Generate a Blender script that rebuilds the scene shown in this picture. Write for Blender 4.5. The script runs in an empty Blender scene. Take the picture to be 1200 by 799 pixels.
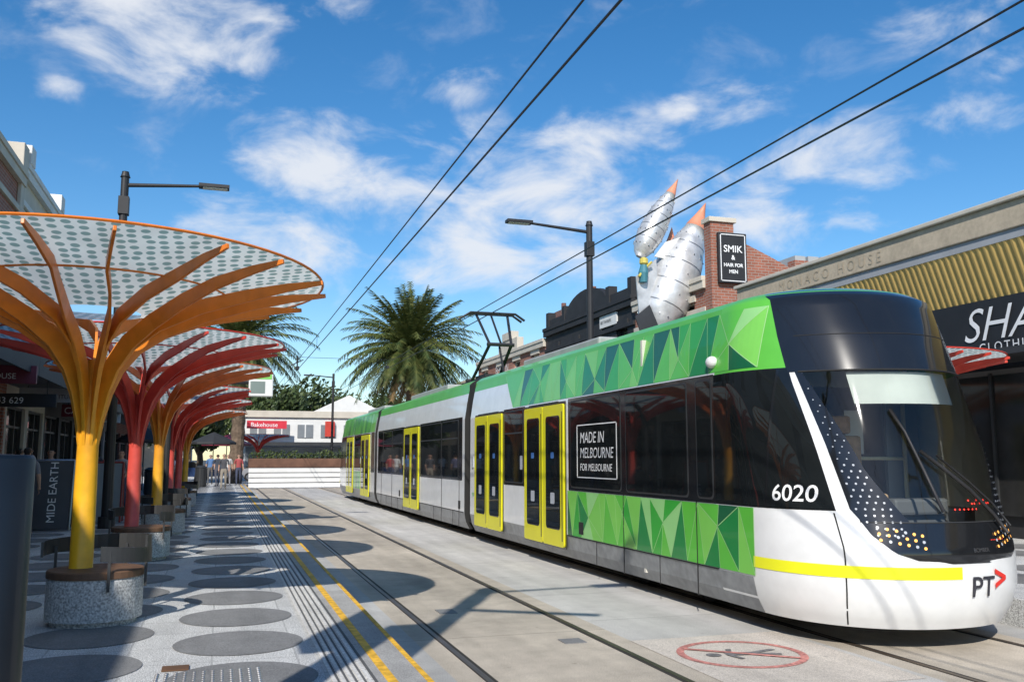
import bpy, bmesh, math, random
from mathutils import Vector, Matrix, geometry
R=random.Random(7)
scene=bpy.context.scene
COL=scene.collection

# ------------------------------------------------------------ materials
def nt(name):
    m=bpy.data.materials.new(name); m.use_nodes=True
    n=m.node_tree; b=n.nodes['Principled BSDF']; return m,n,b
def M(name,col,rough=.6,metal=0,var=.12,scale=2.0,bump=0,bscale=60,coat=0,var2=0,s2=30,spec=.5):
    m,n,b=nt(name)
    b.inputs['Roughness'].default_value=rough; b.inputs['Metallic'].default_value=metal
    b.inputs['Coat Weight'].default_value=coat; b.inputs['Coat Roughness'].default_value=.05
    b.inputs['Specular IOR Level'].default_value=spec
    g=n.nodes.new('ShaderNodeNewGeometry')
    no=n.nodes.new('ShaderNodeTexNoise'); no.inputs['Scale'].default_value=scale; no.inputs['Detail'].default_value=4
    n.links.new(g.outputs['Position'],no.inputs['Vector'])
    mr=n.nodes.new('ShaderNodeMapRange'); mr.inputs[1].default_value=.3; mr.inputs[2].default_value=.7
    mr.inputs[3].default_value=1-var; mr.inputs[4].default_value=1+var
    n.links.new(no.outputs[0],mr.inputs[0])
    hs=n.nodes.new('ShaderNodeHueSaturation'); hs.inputs['Color'].default_value=(*col,1)
    val=mr.outputs[0]
    if var2:
        n2=n.nodes.new('ShaderNodeTexNoise'); n2.inputs['Scale'].default_value=s2; n2.inputs['Detail'].default_value=3
        n.links.new(g.outputs['Position'],n2.inputs['Vector'])
        m2=n.nodes.new('ShaderNodeMapRange'); m2.inputs[1].default_value=.35; m2.inputs[2].default_value=.65
        m2.inputs[3].default_value=1-var2; m2.inputs[4].default_value=1+var2
        n.links.new(n2.outputs[0],m2.inputs[0])
        mu=n.nodes.new('ShaderNodeMath'); mu.operation='MULTIPLY'
        n.links.new(val,mu.inputs[0]); n.links.new(m2.outputs[0],mu.inputs[1]); val=mu.outputs[0]
    n.links.new(val,hs.inputs['Value']); n.links.new(hs.outputs[0],b.inputs['Base Color'])
    if bump:
        nb=n.nodes.new('ShaderNodeTexNoise'); nb.inputs['Scale'].default_value=bscale; nb.inputs['Detail'].default_value=3
        n.links.new(g.outputs['Position'],nb.inputs['Vector'])
        bp=n.nodes.new('ShaderNodeBump'); bp.inputs['Strength'].default_value=bump; bp.inputs['Distance'].default_value=.02
        n.links.new(nb.outputs[0],bp.inputs['Height']); n.links.new(bp.outputs[0],b.inputs['Normal'])
    return m
def brickmat(name,c1,c2,mortar,axis='YZ'):
    m,n,b=nt(name); b.inputs['Roughness'].default_value=.85
    g=n.nodes.new('ShaderNodeNewGeometry'); s=n.nodes.new('ShaderNodeSeparateXYZ'); c=n.nodes.new('ShaderNodeCombineXYZ')
    n.links.new(g.outputs['Position'],s.inputs[0])
    ad=n.nodes.new('ShaderNodeMath'); ad.operation='ADD'
    n.links.new(s.outputs[0],ad.inputs[0]); n.links.new(s.outputs[1],ad.inputs[1])
    n.links.new(ad.outputs[0],c.inputs[0]); n.links.new(s.outputs[2],c.inputs[1])
    br=n.nodes.new('ShaderNodeTexBrick'); br.inputs['Scale'].default_value=1
    br.inputs['Brick Width'].default_value=.24; br.inputs['Row Height'].default_value=.086; br.inputs['Mortar Size'].default_value=.008
    br.inputs['Color1'].default_value=(*c1,1); br.inputs['Color2'].default_value=(*c2,1); br.inputs['Mortar'].default_value=(*mortar,1)
    n.links.new(c.outputs[0],br.inputs['Vector'])
    no=n.nodes.new('ShaderNodeTexNoise'); no.inputs['Scale'].default_value=1.2; n.links.new(g.outputs['Position'],no.inputs['Vector'])
    mr=n.nodes.new('ShaderNodeMapRange'); mr.inputs[3].default_value=.7; mr.inputs[4].default_value=1.3; n.links.new(no.outputs[0],mr.inputs[0])
    hs=n.nodes.new('ShaderNodeHueSaturation'); n.links.new(br.outputs[0],hs.inputs['Color']); n.links.new(mr.outputs[0],hs.inputs['Value'])
    n.links.new(hs.outputs[0],b.inputs['Base Color'])
    return m
def zgrad(name,c0,z0,c1,z1,rough=.35):
    m,n,b=nt(name); b.inputs['Roughness'].default_value=rough
    g=n.nodes.new('ShaderNodeNewGeometry'); s=n.nodes.new('ShaderNodeSeparateXYZ'); n.links.new(g.outputs['Position'],s.inputs[0])
    mr=n.nodes.new('ShaderNodeMapRange'); mr.inputs[1].default_value=z0; mr.inputs[2].default_value=z1; n.links.new(s.outputs[2],mr.inputs[0])
    mx=n.nodes.new('ShaderNodeMix'); mx.data_type='RGBA'; mx.inputs[6].default_value=(*c0,1); mx.inputs[7].default_value=(*c1,1)
    n.links.new(mr.outputs[0],mx.inputs[0])
    no=n.nodes.new('ShaderNodeTexNoise'); no.inputs['Scale'].default_value=6; no.inputs['Detail'].default_value=4; n.links.new(g.outputs['Position'],no.inputs['Vector'])
    m2=n.nodes.new('ShaderNodeMapRange'); m2.inputs[1].default_value=.3; m2.inputs[2].default_value=.7; m2.inputs[3].default_value=.85; m2.inputs[4].default_value=1.1; n.links.new(no.outputs[0],m2.inputs[0])
    hs=n.nodes.new('ShaderNodeHueSaturation'); n.links.new(mx.outputs[2],hs.inputs['Color']); n.links.new(m2.outputs[0],hs.inputs['Value'])
    n.links.new(hs.outputs[0],b.inputs['Base Color'])
    return m

white=M('tram_white',(.78,.79,.79),.25,var=.03,coat=.6,var2=.03,s2=6)
white2=M('white_paint',(.75,.75,.73),.5,var=.06)
skirt=M('skirt_grey',(.25,.26,.27),.4,var=.15,var2=.12,s2=8)
blackp=M('black_gloss',(.012,.013,.015),.12,var=.2,coat=.5)
blackm=M('black_matt',(.02,.02,.022),.55,var=.2)
steeld=M('dark_steel',(.05,.052,.055),.45,metal=.3,var=.15)
rubber=M('rubber',(.015,.015,.015),.8)
steel=M('steel',(.45,.45,.46),.3,metal=.9)
railm=M('rail_steel',(.16,.12,.09),.4,metal=.7,var=.3)
groove=M('rail_groove',(.03,.026,.022),.9)
yellow=M('door_yellow',(.72,.68,.01),.35,var=.05,coat=.3)
ylw_line=M('platform_yellow',(.75,.42,.03),.7,var=.12,var2=.25,s2=14)
ylw_strip=M('reflective_yellow',(.85,.85,.02),.4,var=.03)
greens=[M('livery_green_%d'%i,c,.28,var=.05,coat=.5) for i,c in enumerate([(.008,.11,.04),(.012,.23,.05),(.04,.38,.04),(.11,.5,.05),(.2,.58,.09),(.29,.62,.22)])]
gline=M('livery_line',(.33,.6,.25),.3)
groof=M('roof_green',(.11,.47,.05),.35,var=.08,coat=.4)
def glassd(name,base=(.01,.012,.013),rough=.03):
    m=M(name,base,rough,var=.3,bump=.02,bscale=1.2); return m
glass=glassd('dark_glass')
shopglass=glassd('shop_glass',(.03,.03,.03),.08)
def wscreen():
    m=bpy.data.materials.new('windscreen_glass'); m.use_nodes=True; n=m.node_tree; n.nodes.remove(n.nodes['Principled BSDF'])
    o=n.nodes['Material Output']; t=n.nodes.new('ShaderNodeBsdfTransparent'); t.inputs[0].default_value=(.92,.96,.94,1)
    g=n.nodes.new('ShaderNodeBsdfGlossy'); g.inputs['Roughness'].default_value=.02
    f=n.nodes.new('ShaderNodeFresnel'); f.inputs[0].default_value=1.6
    mx=n.nodes.new('ShaderNodeMixShader'); n.links.new(f.outputs[0],mx.inputs[0]); n.links.new(t.outputs[0],mx.inputs[1]); n.links.new(g.outputs[0],mx.inputs[2])
    n.links.new(mx.outputs[0],o.inputs[0]); return m
wsg=wscreen()
def emis(name,col,s):
    m,n,b=nt(name); b.inputs['Base Color'].default_value=(*col,1); b.inputs['Emission Color'].default_value=(*col,1); b.inputs['Emission Strength'].default_value=s; return m
led_o=emis('led_amber',(1,.45,.1),.8); led_w=M('reflector_dot',(.42,.45,.5),.3); led_r=emis('led_red',(1,.05,.03),1.0)
textw=M('lettering_white',(.8,.8,.8),.5); textd=M('lettering_dark',(.03,.03,.04),.5); textr=M('lettering_red',(.7,.03,.02),.5)

# ------------------------------------------------------------ helpers
def empty(name,loc=(0,0,0)):
    e=bpy.data.objects.new(name,None); COL.objects.link(e); e.location=loc; e.empty_display_size=.2; return e
def mesh(name,vs,fs,mats,parent=None,fm=None,smooth=False):
    me=bpy.data.meshes.new(name); me.from_pydata([tuple(v) for v in vs],[],fs)
    if not isinstance(mats,(list,tuple)): mats=[mats]
    for m in mats: me.materials.append(m)
    if fm: me.polygons.foreach_set('material_index',fm)
    if smooth: me.polygons.foreach_set('use_smooth',[True]*len(me.polygons))
    me.update(); o=bpy.data.objects.new(name,me); COL.objects.link(o)
    if parent: 
        o.parent=parent; o.matrix_parent_inverse=Matrix.Translation(-parent.location)
    return o
class MB:
    def __init__(s): s.v=[];s.f=[];s.m=[]
    def add(s,vs,fs,mi=0):
        n=len(s.v); s.v+= [tuple(v) for v in vs]; s.f+=[tuple(i+n for i in f) for f in fs]; s.m+=[mi]*len(fs)
    def box(s,x0,x1,y0,y1,z0,z1,mi=0):
        s.add([(x0,y0,z0),(x1,y0,z0),(x1,y1,z0),(x0,y1,z0),(x0,y0,z1),(x1,y0,z1),(x1,y1,z1),(x0,y1,z1)],
              [(0,3,2,1),(4,5,6,7),(0,1,5,4),(1,2,6,5),(2,3,7,6),(3,0,4,7)],mi)
    def tube(s,pts,rad,n=8,mi=0,cap=True):
        pts=[Vector(p) for p in pts]
        if not isinstance(rad,(list,tuple)): rad=[rad]*len(pts)
        vs=[];fs=[]
        for i,p in enumerate(pts):
            d=(pts[min(i+1,len(pts)-1)]-pts[max(i-1,0)]).normalized()
            a=Vector((0,0,1)) if abs(d.z)<.9 else Vector((1,0,0))
            u=d.cross(a).normalized(); w=d.cross(u)
            for k in range(n):
                t=2*math.pi*k/n; vs.append(p+(u*math.cos(t)+w*math.sin(t))*rad[i])
        for i in range(len(pts)-1):
            for k in range(n):
                fs.append((i*n+k,i*n+(k+1)%n,(i+1)*n+(k+1)%n,(i+1)*n+k))
        if cap: fs.append(tuple(range(n))); fs.append(tuple(range(len(vs)-n,len(vs)))[::-1])
        s.add(vs,fs,mi)
    def lathe(s,c,prof,n=24,mi=0):
        vs=[];fs=[]
        for r,z in prof:
            for k in range(n):
                t=2*math.pi*k/n; vs.append((c[0]+r*math.cos(t),c[1]+r*math.sin(t),z))
        for i in range(len(prof)-1):
            for k in range(n): fs.append((i*n+k,i*n+(k+1)%n,(i+1)*n+(k+1)%n,(i+1)*n+k))
        s.add(vs,fs,mi)
    def prism(s,poly,x0,x1,mi=0):  # poly in (y,z) extruded along x
        k=len(poly); s.add([(x0,y,z) for y,z in poly]+[(x1,y,z) for y,z in poly],[tuple(range(k)),tuple(range(k,2*k))[::-1]]+[(i,(i+1)%k,k+(i+1)%k,k+i) for i in range(k)],mi)
    def obj(s,name,mats,parent=None,smooth=False,bevel=0):
        o=mesh(name,s.v,s.f,mats,parent,s.m,smooth)
        if bevel:
            b=o.modifiers.new('b','BEVEL'); b.width=bevel; b.segments=2; b.limit_method='ANGLE'
        return o
def box(name,x0,x1,y0,y1,z0,z1,mat,parent=None,bevel=0):
    b=MB(); b.box(x0,x1,y0,y1,z0,z1); return b.obj(name,mat,parent,False,bevel)
def tube(name,pts,rad,mat,parent=None,n=10,smooth=True):
    b=MB(); b.tube(pts,rad,n); o=b.obj(name,mat,parent); 
    me=o.data; me.polygons.foreach_set('use_smooth',[len(p.vertices)==4 for p in me.polygons]); return o
def lathe(name,c,prof,mat,parent=None,n=32,smooth=True):
    b=MB(); b.lathe(c,prof,n); return b.obj(name,mat,parent,smooth)
def text_data(body,size,bold=0,shear=0,align='LEFT',spacing=1):
    cu=bpy.data.curves.new('t','FONT'); cu.body=body; cu.size=size; cu.offset=bold; cu.shear=shear; cu.align_x=align; cu.space_character=spacing
    cu.resolution_u=4
    o=bpy.data.objects.new('t',cu); COL.objects.link(o)
    dg=bpy.context.evaluated_depsgraph_get(); me=bpy.data.meshes.new_from_object(o.evaluated_get(dg))
    vs=[v.co.copy() for v in me.vertices]; fs=[tuple(p.vertices) for p in me.polygons]
    bpy.data.objects.remove(o); bpy.data.meshes.remove(me); return vs,fs
def text(name,body,size,org,face,mat,parent,**k):
    vs,fs=text_data(body,size,**k); o=Vector(org)
    ax={'-X':((0,-1,0),(0,0,1)),'+X':((0,1,0),(0,0,1)),'-Y':((1,0,0),(0,0,1))}[face]
    a,b=Vector(ax[0]),Vector(ax[1])
    return mesh(name,[o+a*v.x+b*v.y for v in vs],fs,mat,parent)
def interp(x,xs,ys):
    if x<=xs[0]: return ys[0]
    for i in range(len(xs)-1):
        if x<=xs[i+1]:
            t=(x-xs[i])/(xs[i+1]-xs[i]); return ys[i]+(ys[i+1]-ys[i])*t
    return ys[-1]

# ------------------------------------------------------------ camera, sun, sky
cam=bpy.data.cameras.new('camera'); co=bpy.data.objects.new('camera',cam); COL.objects.link(co); scene.camera=co
co.location=(0,0,1.75); co.rotation_euler=(math.radians(97.32),0,math.radians(-17.6)); cam.sensor_width=36; cam.lens=32.1; cam.clip_end=2000; cam.clip_start=.05
az=math.radians(27); el=math.radians(37)
sd=Vector((math.sin(az)*math.cos(el),math.cos(az)*math.cos(el),-math.sin(el)))
sl=bpy.data.lights.new('sun','SUN'); sl.energy=5.0; sl.angle=math.radians(.5); sl.color=(1,.95,.87)
so=bpy.data.objects.new('sun',sl); COL.objects.link(so); so.rotation_euler=sd.to_track_quat('-Z','Y').to_euler(); so.location=(0,-20,40)
def pixdir(u,v):
    th=math.radians(17.6); p=math.radians(7.32)
    F=Vector((math.sin(th)*math.cos(p),math.cos(th)*math.cos(p),math.sin(p))); Rr=Vector((math.cos(th),-math.sin(th),0)); U=Rr.cross(F)
    return (F+Rr*((u-600)/1070)+U*((399.5-v)/1070)).normalized()
w=bpy.data.worlds.new("World"); scene.world=w; w.use_nodes=True; n=w.node_tree; n.nodes.clear(); L=n.links.new
out=n.nodes.new('ShaderNodeOutputWorld'); bg=n.nodes.new('ShaderNodeBackground'); bg2=n.nodes.new('ShaderNodeBackground'); mixs=n.nodes.new('ShaderNodeMixShader')
sky=n.nodes.new('ShaderNodeTexSky'); sky.sky_type='NISHITA'; sky.sun_disc=False; sky.sun_elevation=el; sky.sun_rotation=math.radians(207)
sky.air_density=1.0; sky.dust_density=.3; sky.ozone_density=2.5
hs=n.nodes.new('ShaderNodeHueSaturation'); hs.inputs['Saturation'].default_value=1.34; hs.inputs['Value'].default_value=1.0
L(sky.outputs[0],hs.inputs['Color']); L(hs.outputs[0],bg.inputs[0]); bg.inputs[1].default_value=.145
bg2.inputs[0].default_value=(.90,.935,1,1); bg2.inputs[1].default_value=.92
tc=n.nodes.new('ShaderNodeTexCoord')
def vm(op,a,b):
    x=n.nodes.new('ShaderNodeVectorMath'); x.operation=op
    for i,q in enumerate((a,b)):
        if q is None: continue
        if isinstance(q,(tuple,Vector)): x.inputs[i].default_value=q
        else: L(q,x.inputs[i])
    return x
def mt(op,a,b=None,cl=False):
    x=n.nodes.new('ShaderNodeMath'); x.operation=op; x.use_clamp=cl
    for i,q in enumerate((a,b)):
        if q is None: continue
        if isinstance(q,(int,float)): x.inputs[i].default_value=q
        else: L(q,x.inputs[i])
    return x.outputs[0]
nv=vm('NORMALIZE',tc.outputs['Generated'],None).outputs[0]
K=(1,1,1.9); sc=vm('MULTIPLY',nv,K).outputs[0]
nw=n.nodes.new('ShaderNodeTexNoise'); nw.inputs['Scale'].default_value=7; nw.inputs['Detail'].default_value=3; L(sc,nw.inputs['Vector'])
wob=vm('SCALE',vm('SUBTRACT',nw.outputs['Color'],(.5,.5,.5)).outputs[0],None); wob.inputs['Scale'].default_value=.10
scw=vm('ADD',sc,wob.outputs[0]).outputs[0]
blobs=[(150,12,80,.9),(225,60,90,.95),(290,5,55,.7),(375,185,90,1),(440,215,115,1),(330,285,100,.85),(250,265,55,.7),(540,280,110,.85),(560,155,45,.5),(640,250,140,.92),(710,170,75,.85),(770,245,110,.85),(860,250,90,.7),(840,120,60,.55),(1010,185,100,.62),(535,100,42,.6),(400,8,50,.6),(1110,15,70,.55),(1150,140,60,.5),(1190,70,32,.6),(980,255,70,.55),(75,112,28,.6),(790,125,32,.75),(930,190,70,.62),(480,305,90,.65)]
acc=None
for (u,v,r,s) in blobs:
    d=pixdir(u,v); c=Vector((d.x*K[0],d.y*K[1],d.z*K[2]))
    ds=vm('DISTANCE',scw,c).outputs['Value']
    f=mt('MULTIPLY',mt('SUBTRACT',1.0,mt('DIVIDE',ds,r*1.5/1070),cl=True),s)
    acc=f if acc is None else mt('SMOOTH_MAX',acc,f)
for nd in n.nodes:
    if nd.type=='MATH' and nd.operation=='SMOOTH_MAX': nd.inputs[2].default_value=.15
n1=n.nodes.new('ShaderNodeTexNoise'); n1.inputs['Scale'].default_value=10; n1.inputs['Detail'].default_value=8; n1.inputs['Roughness'].default_value=.58; n1.inputs['Distortion'].default_value=.35
L(sc,n1.inputs['Vector'])
dens=mt('ADD',mt('MULTIPLY',acc,.82),mt('MULTIPLY',mt('SUBTRACT',n1.outputs[0],.5),1.9))
ms=n.nodes.new('ShaderNodeMapRange'); ms.interpolation_type='SMOOTHSTEP'; ms.inputs[1].default_value=.12; ms.inputs[2].default_value=.80; ms.inputs[4].default_value=.92; L(dens,ms.inputs[0])
gate=n.nodes.new('ShaderNodeMapRange'); gate.inputs[1].default_value=0.02; gate.inputs[2].default_value=.25; L(acc,gate.inputs[0])
fac=mt('MULTIPLY',ms.outputs[0],gate.outputs[0])
L(fac,mixs.inputs[0]); L(bg.outputs[0],mixs.inputs[1]); L(bg2.outputs[0],mixs.inputs[2]); L(mixs.outputs[0],out.inputs[0])
scene.view_settings.view_transform='Standard'; scene.view_settings.look='None'; scene.view_settings.exposure=0

# ------------------------------------------------------------ ground
PZ=.29
def concrete(name,col,var=.15,joint=(3.0,3.0),jc=.55,speck=.25,off=0):
    m,n,b=nt(name); b.inputs['Roughness'].default_value=.85
    Lk=n.links.new; g=n.nodes.new('ShaderNodeNewGeometry')
    def noise(sc,det=5,rg=.6):
        x=n.nodes.new('ShaderNodeTexNoise'); x.inputs['Scale'].default_value=sc; x.inputs['Detail'].default_value=det; x.inputs['Roughness'].default_value=rg; Lk(g.outputs['Position'],x.inputs['Vector']); return x.outputs[0]
    def rng(x,a,b_,c,d):
        q=n.nodes.new('ShaderNodeMapRange'); q.inputs[1].default_value=a;q.inputs[2].default_value=b_;q.inputs[3].default_value=c;q.inputs[4].default_value=d; Lk(x,q.inputs[0]); return q.outputs[0]
    def mul(a,c):
        q=n.nodes.new('ShaderNodeMath'); q.operation='MULTIPLY'; Lk(a,q.inputs[0]); Lk(c,q.inputs[1]); return q.outputs[0]
    v=mul(rng(noise(.5,3),.3,.7,1-var,1+var),rng(noise(3.5,6,.7),.3,.7,1-var*.8,1+var*.8))
    v=mul(v,rng(noise(110,1),.35,.65,1-speck,1+speck))
    mp=n.nodes.new('ShaderNodeMapping'); mp.inputs['Scale'].default_value=(3,.25,1); Lk(g.outputs['Position'],mp.inputs[0])
    x=n.nodes.new('ShaderNodeTexNoise'); x.inputs['Scale'].default_value=1; x.inputs['Detail'].default_value=4; Lk(mp.outputs[0],x.inputs['Vector'])
    v=mul(v,rng(x.outputs[0],.3,.75,1.1,.8))
    vo=n.nodes.new('ShaderNodeTexVoronoi'); vo.inputs['Scale'].default_value=2.2; Lk(g.outputs['Position'],vo.inputs['Vector']); v=mul(v,rng(vo.outputs['Distance'],.035,.06,.72,1))
    if joint:
        br=n.nodes.new('ShaderNodeTexBrick'); br.offset=off; br.inputs['Scale'].default_value=1; br.inputs['Brick Width'].default_value=joint[0]; br.inputs['Row Height'].default_value=joint[1]; br.inputs['Mortar Size'].default_value=.008
        br.inputs['Color1'].default_value=(1,1,1,1); br.inputs['Color2'].default_value=(.9,.9,.9,1); br.inputs['Mortar'].default_value=(jc,jc,jc,1)
        Lk(g.outputs['Position'],br.inputs['Vector']); v=mul(v,br.outputs[0])
    h=n.nodes.new('ShaderNodeHueSaturation'); h.inputs['Color'].default_value=(*col,1); Lk(v,h.inputs['Value']); Lk(h.outputs[0],b.inputs['Base Color'])
    bp=n.nodes.new('ShaderNodeBump'); bp.inputs['Strength'].default_value=.25; bp.inputs['Distance'].default_value=.01
    Lk(noise(70,2),bp.inputs['Height']); Lk(bp.outputs[0],b.inputs['Normal'])
    return m
asph=concrete('asphalt',(.07,.07,.07),joint=None)
c_grey=concrete('road_concrete_grey',(.44,.43,.41),joint=(50,3.0))
c_warm=concrete('track_slab_concrete',(.48,.42,.34),joint=(50,4.5),var=.17)
c_light=concrete('road_concrete_light',(.53,.51,.475),joint=(50,1.9),var=.12)
c_plat=concrete('terrazzo_paving',(.55,.55,.54),joint=(.6,.6),jc=.7,speck=.55,var=.1)
c_circ=concrete('circle_paving',(.2,.2,.2),joint=None,speck=.25,var=.15)
c_tac=concrete('tactile_paving',(.55,.54,.51),joint=(.3,.3),jc=.5,var=.1)
c_kerb=concrete('kerb_concrete',(.4,.39,.37),joint=(50,1.5))
c_dark=concrete('dark_joint',(.1,.1,.1),joint=None)
box('ground',-500,500,-200,900,-.6,-.03,asph)
def sheet(name,x0,x1,y0,y1,z,mat,parent=None):
    return mesh(name,[(x0,y0,z),(x1,y0,z),(x1,y1,z),(x0,y1,z)],[(0,1,2,3)],mat,parent)
road=empty('tramway_road')
sheet('lane_edge',1.38,1.86,-25,57.5,0,c_grey,road); sheet('track_slab',1.86,3.86,-25,57.5,0,c_warm,road)
sheet('centre_strip',3.86,5.55,-25,57.5,0,c_light,road); sheet('track_slab_far',5.55,7.55,-25,57.5,0,c_warm,road); sheet('far_edge',7.55,8.05,-25,57.5,0,c_grey,road)
tr=empty('tram_tracks'); b=MB()
for xc in (2.86,6.54):
    for s in (-1,1):
        x=xc+s*.7525; g=-s
        b.box(x-.024,x+.024,-25,57,-.02,.006,0)
        xa=x+g*.024; xb=x+g*.058; b.box(min(xa,xb),max(xa,xb),-25,57,-.02,.0035,1)
        xa=x-g*.024; xb=x-g*.034; b.box(min(xa,xb),max(xa,xb),-25,57,-.02,.0034,1)
b.obj('rails',[railm,groove],tr)
pl=empty('tram_platform')
box('slab',-5.2,1.4,-25,56,-.1,PZ,c_plat,pl,.01)
b=MB(); b.box(-.001+1.03,1.4,-25,56,PZ-.01,PZ+.004); b.obj('edge_coping',c_kerb,pl)
sheet('tactile_band',.74,1.03,-25,55.9,PZ+.004,c_tac,pl)
b=MB()
for k in range(5): b.box(.765+k*.056,.79+k*.056,-25,55.9,PZ+.004,PZ+.009)
b.obj('tactile_bars',M('tactile_bar',(.62,.6,.57),.7,var=.15,var2=.2),pl)
b=MB(); 
for k in range(4): b.box(.797+k*.056,.812+k*.056,-25,55.9,PZ+.003,PZ+.006)
b.box(1.03,1.05,-25,55.9,PZ+.003,PZ+.007); b.obj('tactile_grooves',c_dark,pl)
b=MB(); b.box(1.11,1.175,-25,55.9,PZ+.003,PZ+.008); b.box(1.36,1.4,-25,55.9,PZ+.003,PZ+.008); b.obj('yellow_lines',ylw_line,pl)
b=MB()
def disc(b,cx,cy,r,z,xmax=1e9,n=40,mi=0):
    b.add([(min(cx+r*math.cos(2*math.pi*k/n),xmax),cy+r*math.sin(2*math.pi*k/n),z) for k in range(n)],[tuple(range(n))],mi)
for i in range(5):
    for j in range(-2,44):
        x=.2-i*1.17; y=.35+j*1.25+(i%2)*.62
        disc(b,x,y,.5,PZ+.005)
b.obj('paving_circles',c_circ,pl)
b=MB(); b.box(-.33,-.15,6.95,7.1,PZ+.004,PZ+.012); b.obj('drain_cover',M('rusty_drain',(.16,.08,.04),.8,var=.3),pl)
b=MB()
for i in range(12):
    for j in range(8): b.lathe((-.35+i*.06,6.45+j*.06),[(.016,PZ),(.012,PZ+.009),(.0,PZ+.0095)],8)
b.obj('tactile_studs',steel,pl)
pr=empty('tram_platform'); box('slab',8.05,14.3,-25,56,-.1,PZ,c_plat,pr,.01)
b=MB()
for i in range(4):
    for j in range(0,44): disc(b,9.4+i*1.17,.3+j*1.25+(i%2)*.62,.5,PZ+.005)
b.obj('paving_circles',c_circ,pr)
mk=empty('no_walking_road_marking'); redp=M('faded_red_paint',(.5,.2,.17),.8,var=.2,var2=.35,s2=25); blkp=M('faded_black_paint',(.16,.15,.15),.8,var=.2,var2=.3,s2=25)
cx,cy=4.55,7.5
b=MB(); b.add([(cx-.7,cy-1.25,.004),(cx+.92,cy-1.25,.004),(cx+.92,cy+.85,.004),(cx-.7,cy+.85,.004)],[(0,1,2,3)]); b.obj('pale_panel',concrete('pale_panel',(.58,.52,.45),joint=None,var=.1),mk)
b=MB(); N=48
vs=[];fs=[]
for k in range(N):
    t=2*math.pi*k/N; vs+=[(cx+.58*math.cos(t),cy+.58*math.sin(t),.008),(cx+.51*math.cos(t),cy+.51*math.sin(t),.008)]
for k in range(N): fs.append((2*k,2*k+1,(2*k+3)%(2*N),(2*k+2)%(2*N)))
b.add(vs,fs,0)
def strip(b,p,q,w,z,mi):
    p=Vector((*p,0));q=Vector((*q,0)); d=(q-p).normalized(); nn=Vector((-d.y,d.x,0))*w/2
    b.add([(p+nn)+Vector((0,0,z)),(p-nn)+Vector((0,0,z)),(q-nn)+Vector((0,0,z)),(q+nn)+Vector((0,0,z))],[(0,1,2,3)],mi)
strip(b,(cx+.4,cy-.33),(cx-.4,cy+.33),.06,.012,0)
strip(b,(cx-.15,cy+.02),(cx+.1,cy-.02),.12,.0085,1); strip(b,(cx+.1,cy),(cx+.38,cy+.08),.06,.009,1); strip(b,(cx+.1,cy-.02),(cx+.34,cy-.12),.06,.0095,1)
strip(b,(cx-.12,cy),(cx-.02,cy+.2),.05,.010,1); strip(b,(cx-.14,cy),(cx-.1,cy-.2),.05,.0105,1)
disc(b,cx-.27,cy+.02,.07,.0088,n=16,mi=1); b.obj('symbol',[redp,blkp],mk)
b=MB(); b.box(3.2,3.42,8.4,8.62,0,.008); b.box(2.45,2.65,10.4,10.7,0,.008); b.obj('pit_cover',c_circ,road)

# ------------------------------------------------------------ tram
CX=6.54
ZT=[.2,.35,.56,.9,1.24,1.9,2.62,3.0,3.42,3.5,3.56,3.6,3.615]
TIP=[7.02,6.93,6.87,6.86,6.95,7.12,7.36,7.52,7.74,7.88,8.1,8.5,8.85]
DD=[1.35,1.4,1.42,1.42,1.4,1.4,1.38,1.3,1.15,1.05,.85,.48,.14]
WW=[1.20,1.28,1.325,1.325,1.325,1.325,1.325,1.27,1.19,1.08,.88,.5,.03]
MM=[2.2,2.2,2.2,2.15,2.0,1.9,1.8,1.85,2.0,2.0,2.0,2.0,2.0]
def P(q,z,off=0):
    W=interp(z,ZT,WW)+off; t=interp(z,ZT,TIP)-off; D=interp(z,ZT,DD)+off; m=interp(z,ZT,MM)
    a=abs(q); sg=-1 if q<0 else 1
    if a>=1: return Vector((CX+sg*W,t+D+(a-1),z))
    ph=a*math.pi/2
    return Vector((CX+sg*W*math.sin(ph)**(2/m),t+D*(1-math.cos(ph)**(2/m)),z))
def qy(Y,z):
    t=interp(z,ZT,TIP); D=interp(z,ZT,DD); m=interp(z,ZT,MM)
    if Y>=t+D: return 1+(Y-t-D)
    c=max(0,min(1,1-(Y-t)/D)); return math.acos(min(1,c**(m/2)))/(math.pi/2)
def qx(s,z):
    m=interp(z,ZT,MM); return math.copysign(math.asin(min(1,abs(s)**(m/2)))/(math.pi/2),s)
def XS(Y,z,off=0): return P(-qy(Y,z),z,off).x
ident=lambda p:p
YM=50.4
rear=lambda p:Vector((p.x,YM-p.y,p.z))
def zr(a,b,nn): return [a+(b-a)*i/nn for i in range(nn+1)]
def patch(name,zs,lf,rf,nq,mat,off,parent,tf=ident):
    vs=[];fs=[]
    for z in zs:
        l=lf(z);r=rf(z)
        for k in range(nq+1): vs.append(tf(P(l+(r-l)*k/nq,z,off)))
    for i in range(len(zs)-1):
        for k in range(nq):
            a=i*(nq+1)+k; fs.append((a,a+1,a+nq+2,a+nq+1))
    return mesh(name,vs,fs,mat,parent,smooth=True)
tram=empty('tram')
S9=9.0
sPO=lambda z:interp(z,[1.24,2.62],[.67,.765])
sPI=lambda z:interp(z,[1.16,1.24,1.6,2.62],[.36,.40,.54,.735])
sCW=lambda z:interp(z,[1.24,2.62],[.745,.80])
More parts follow.
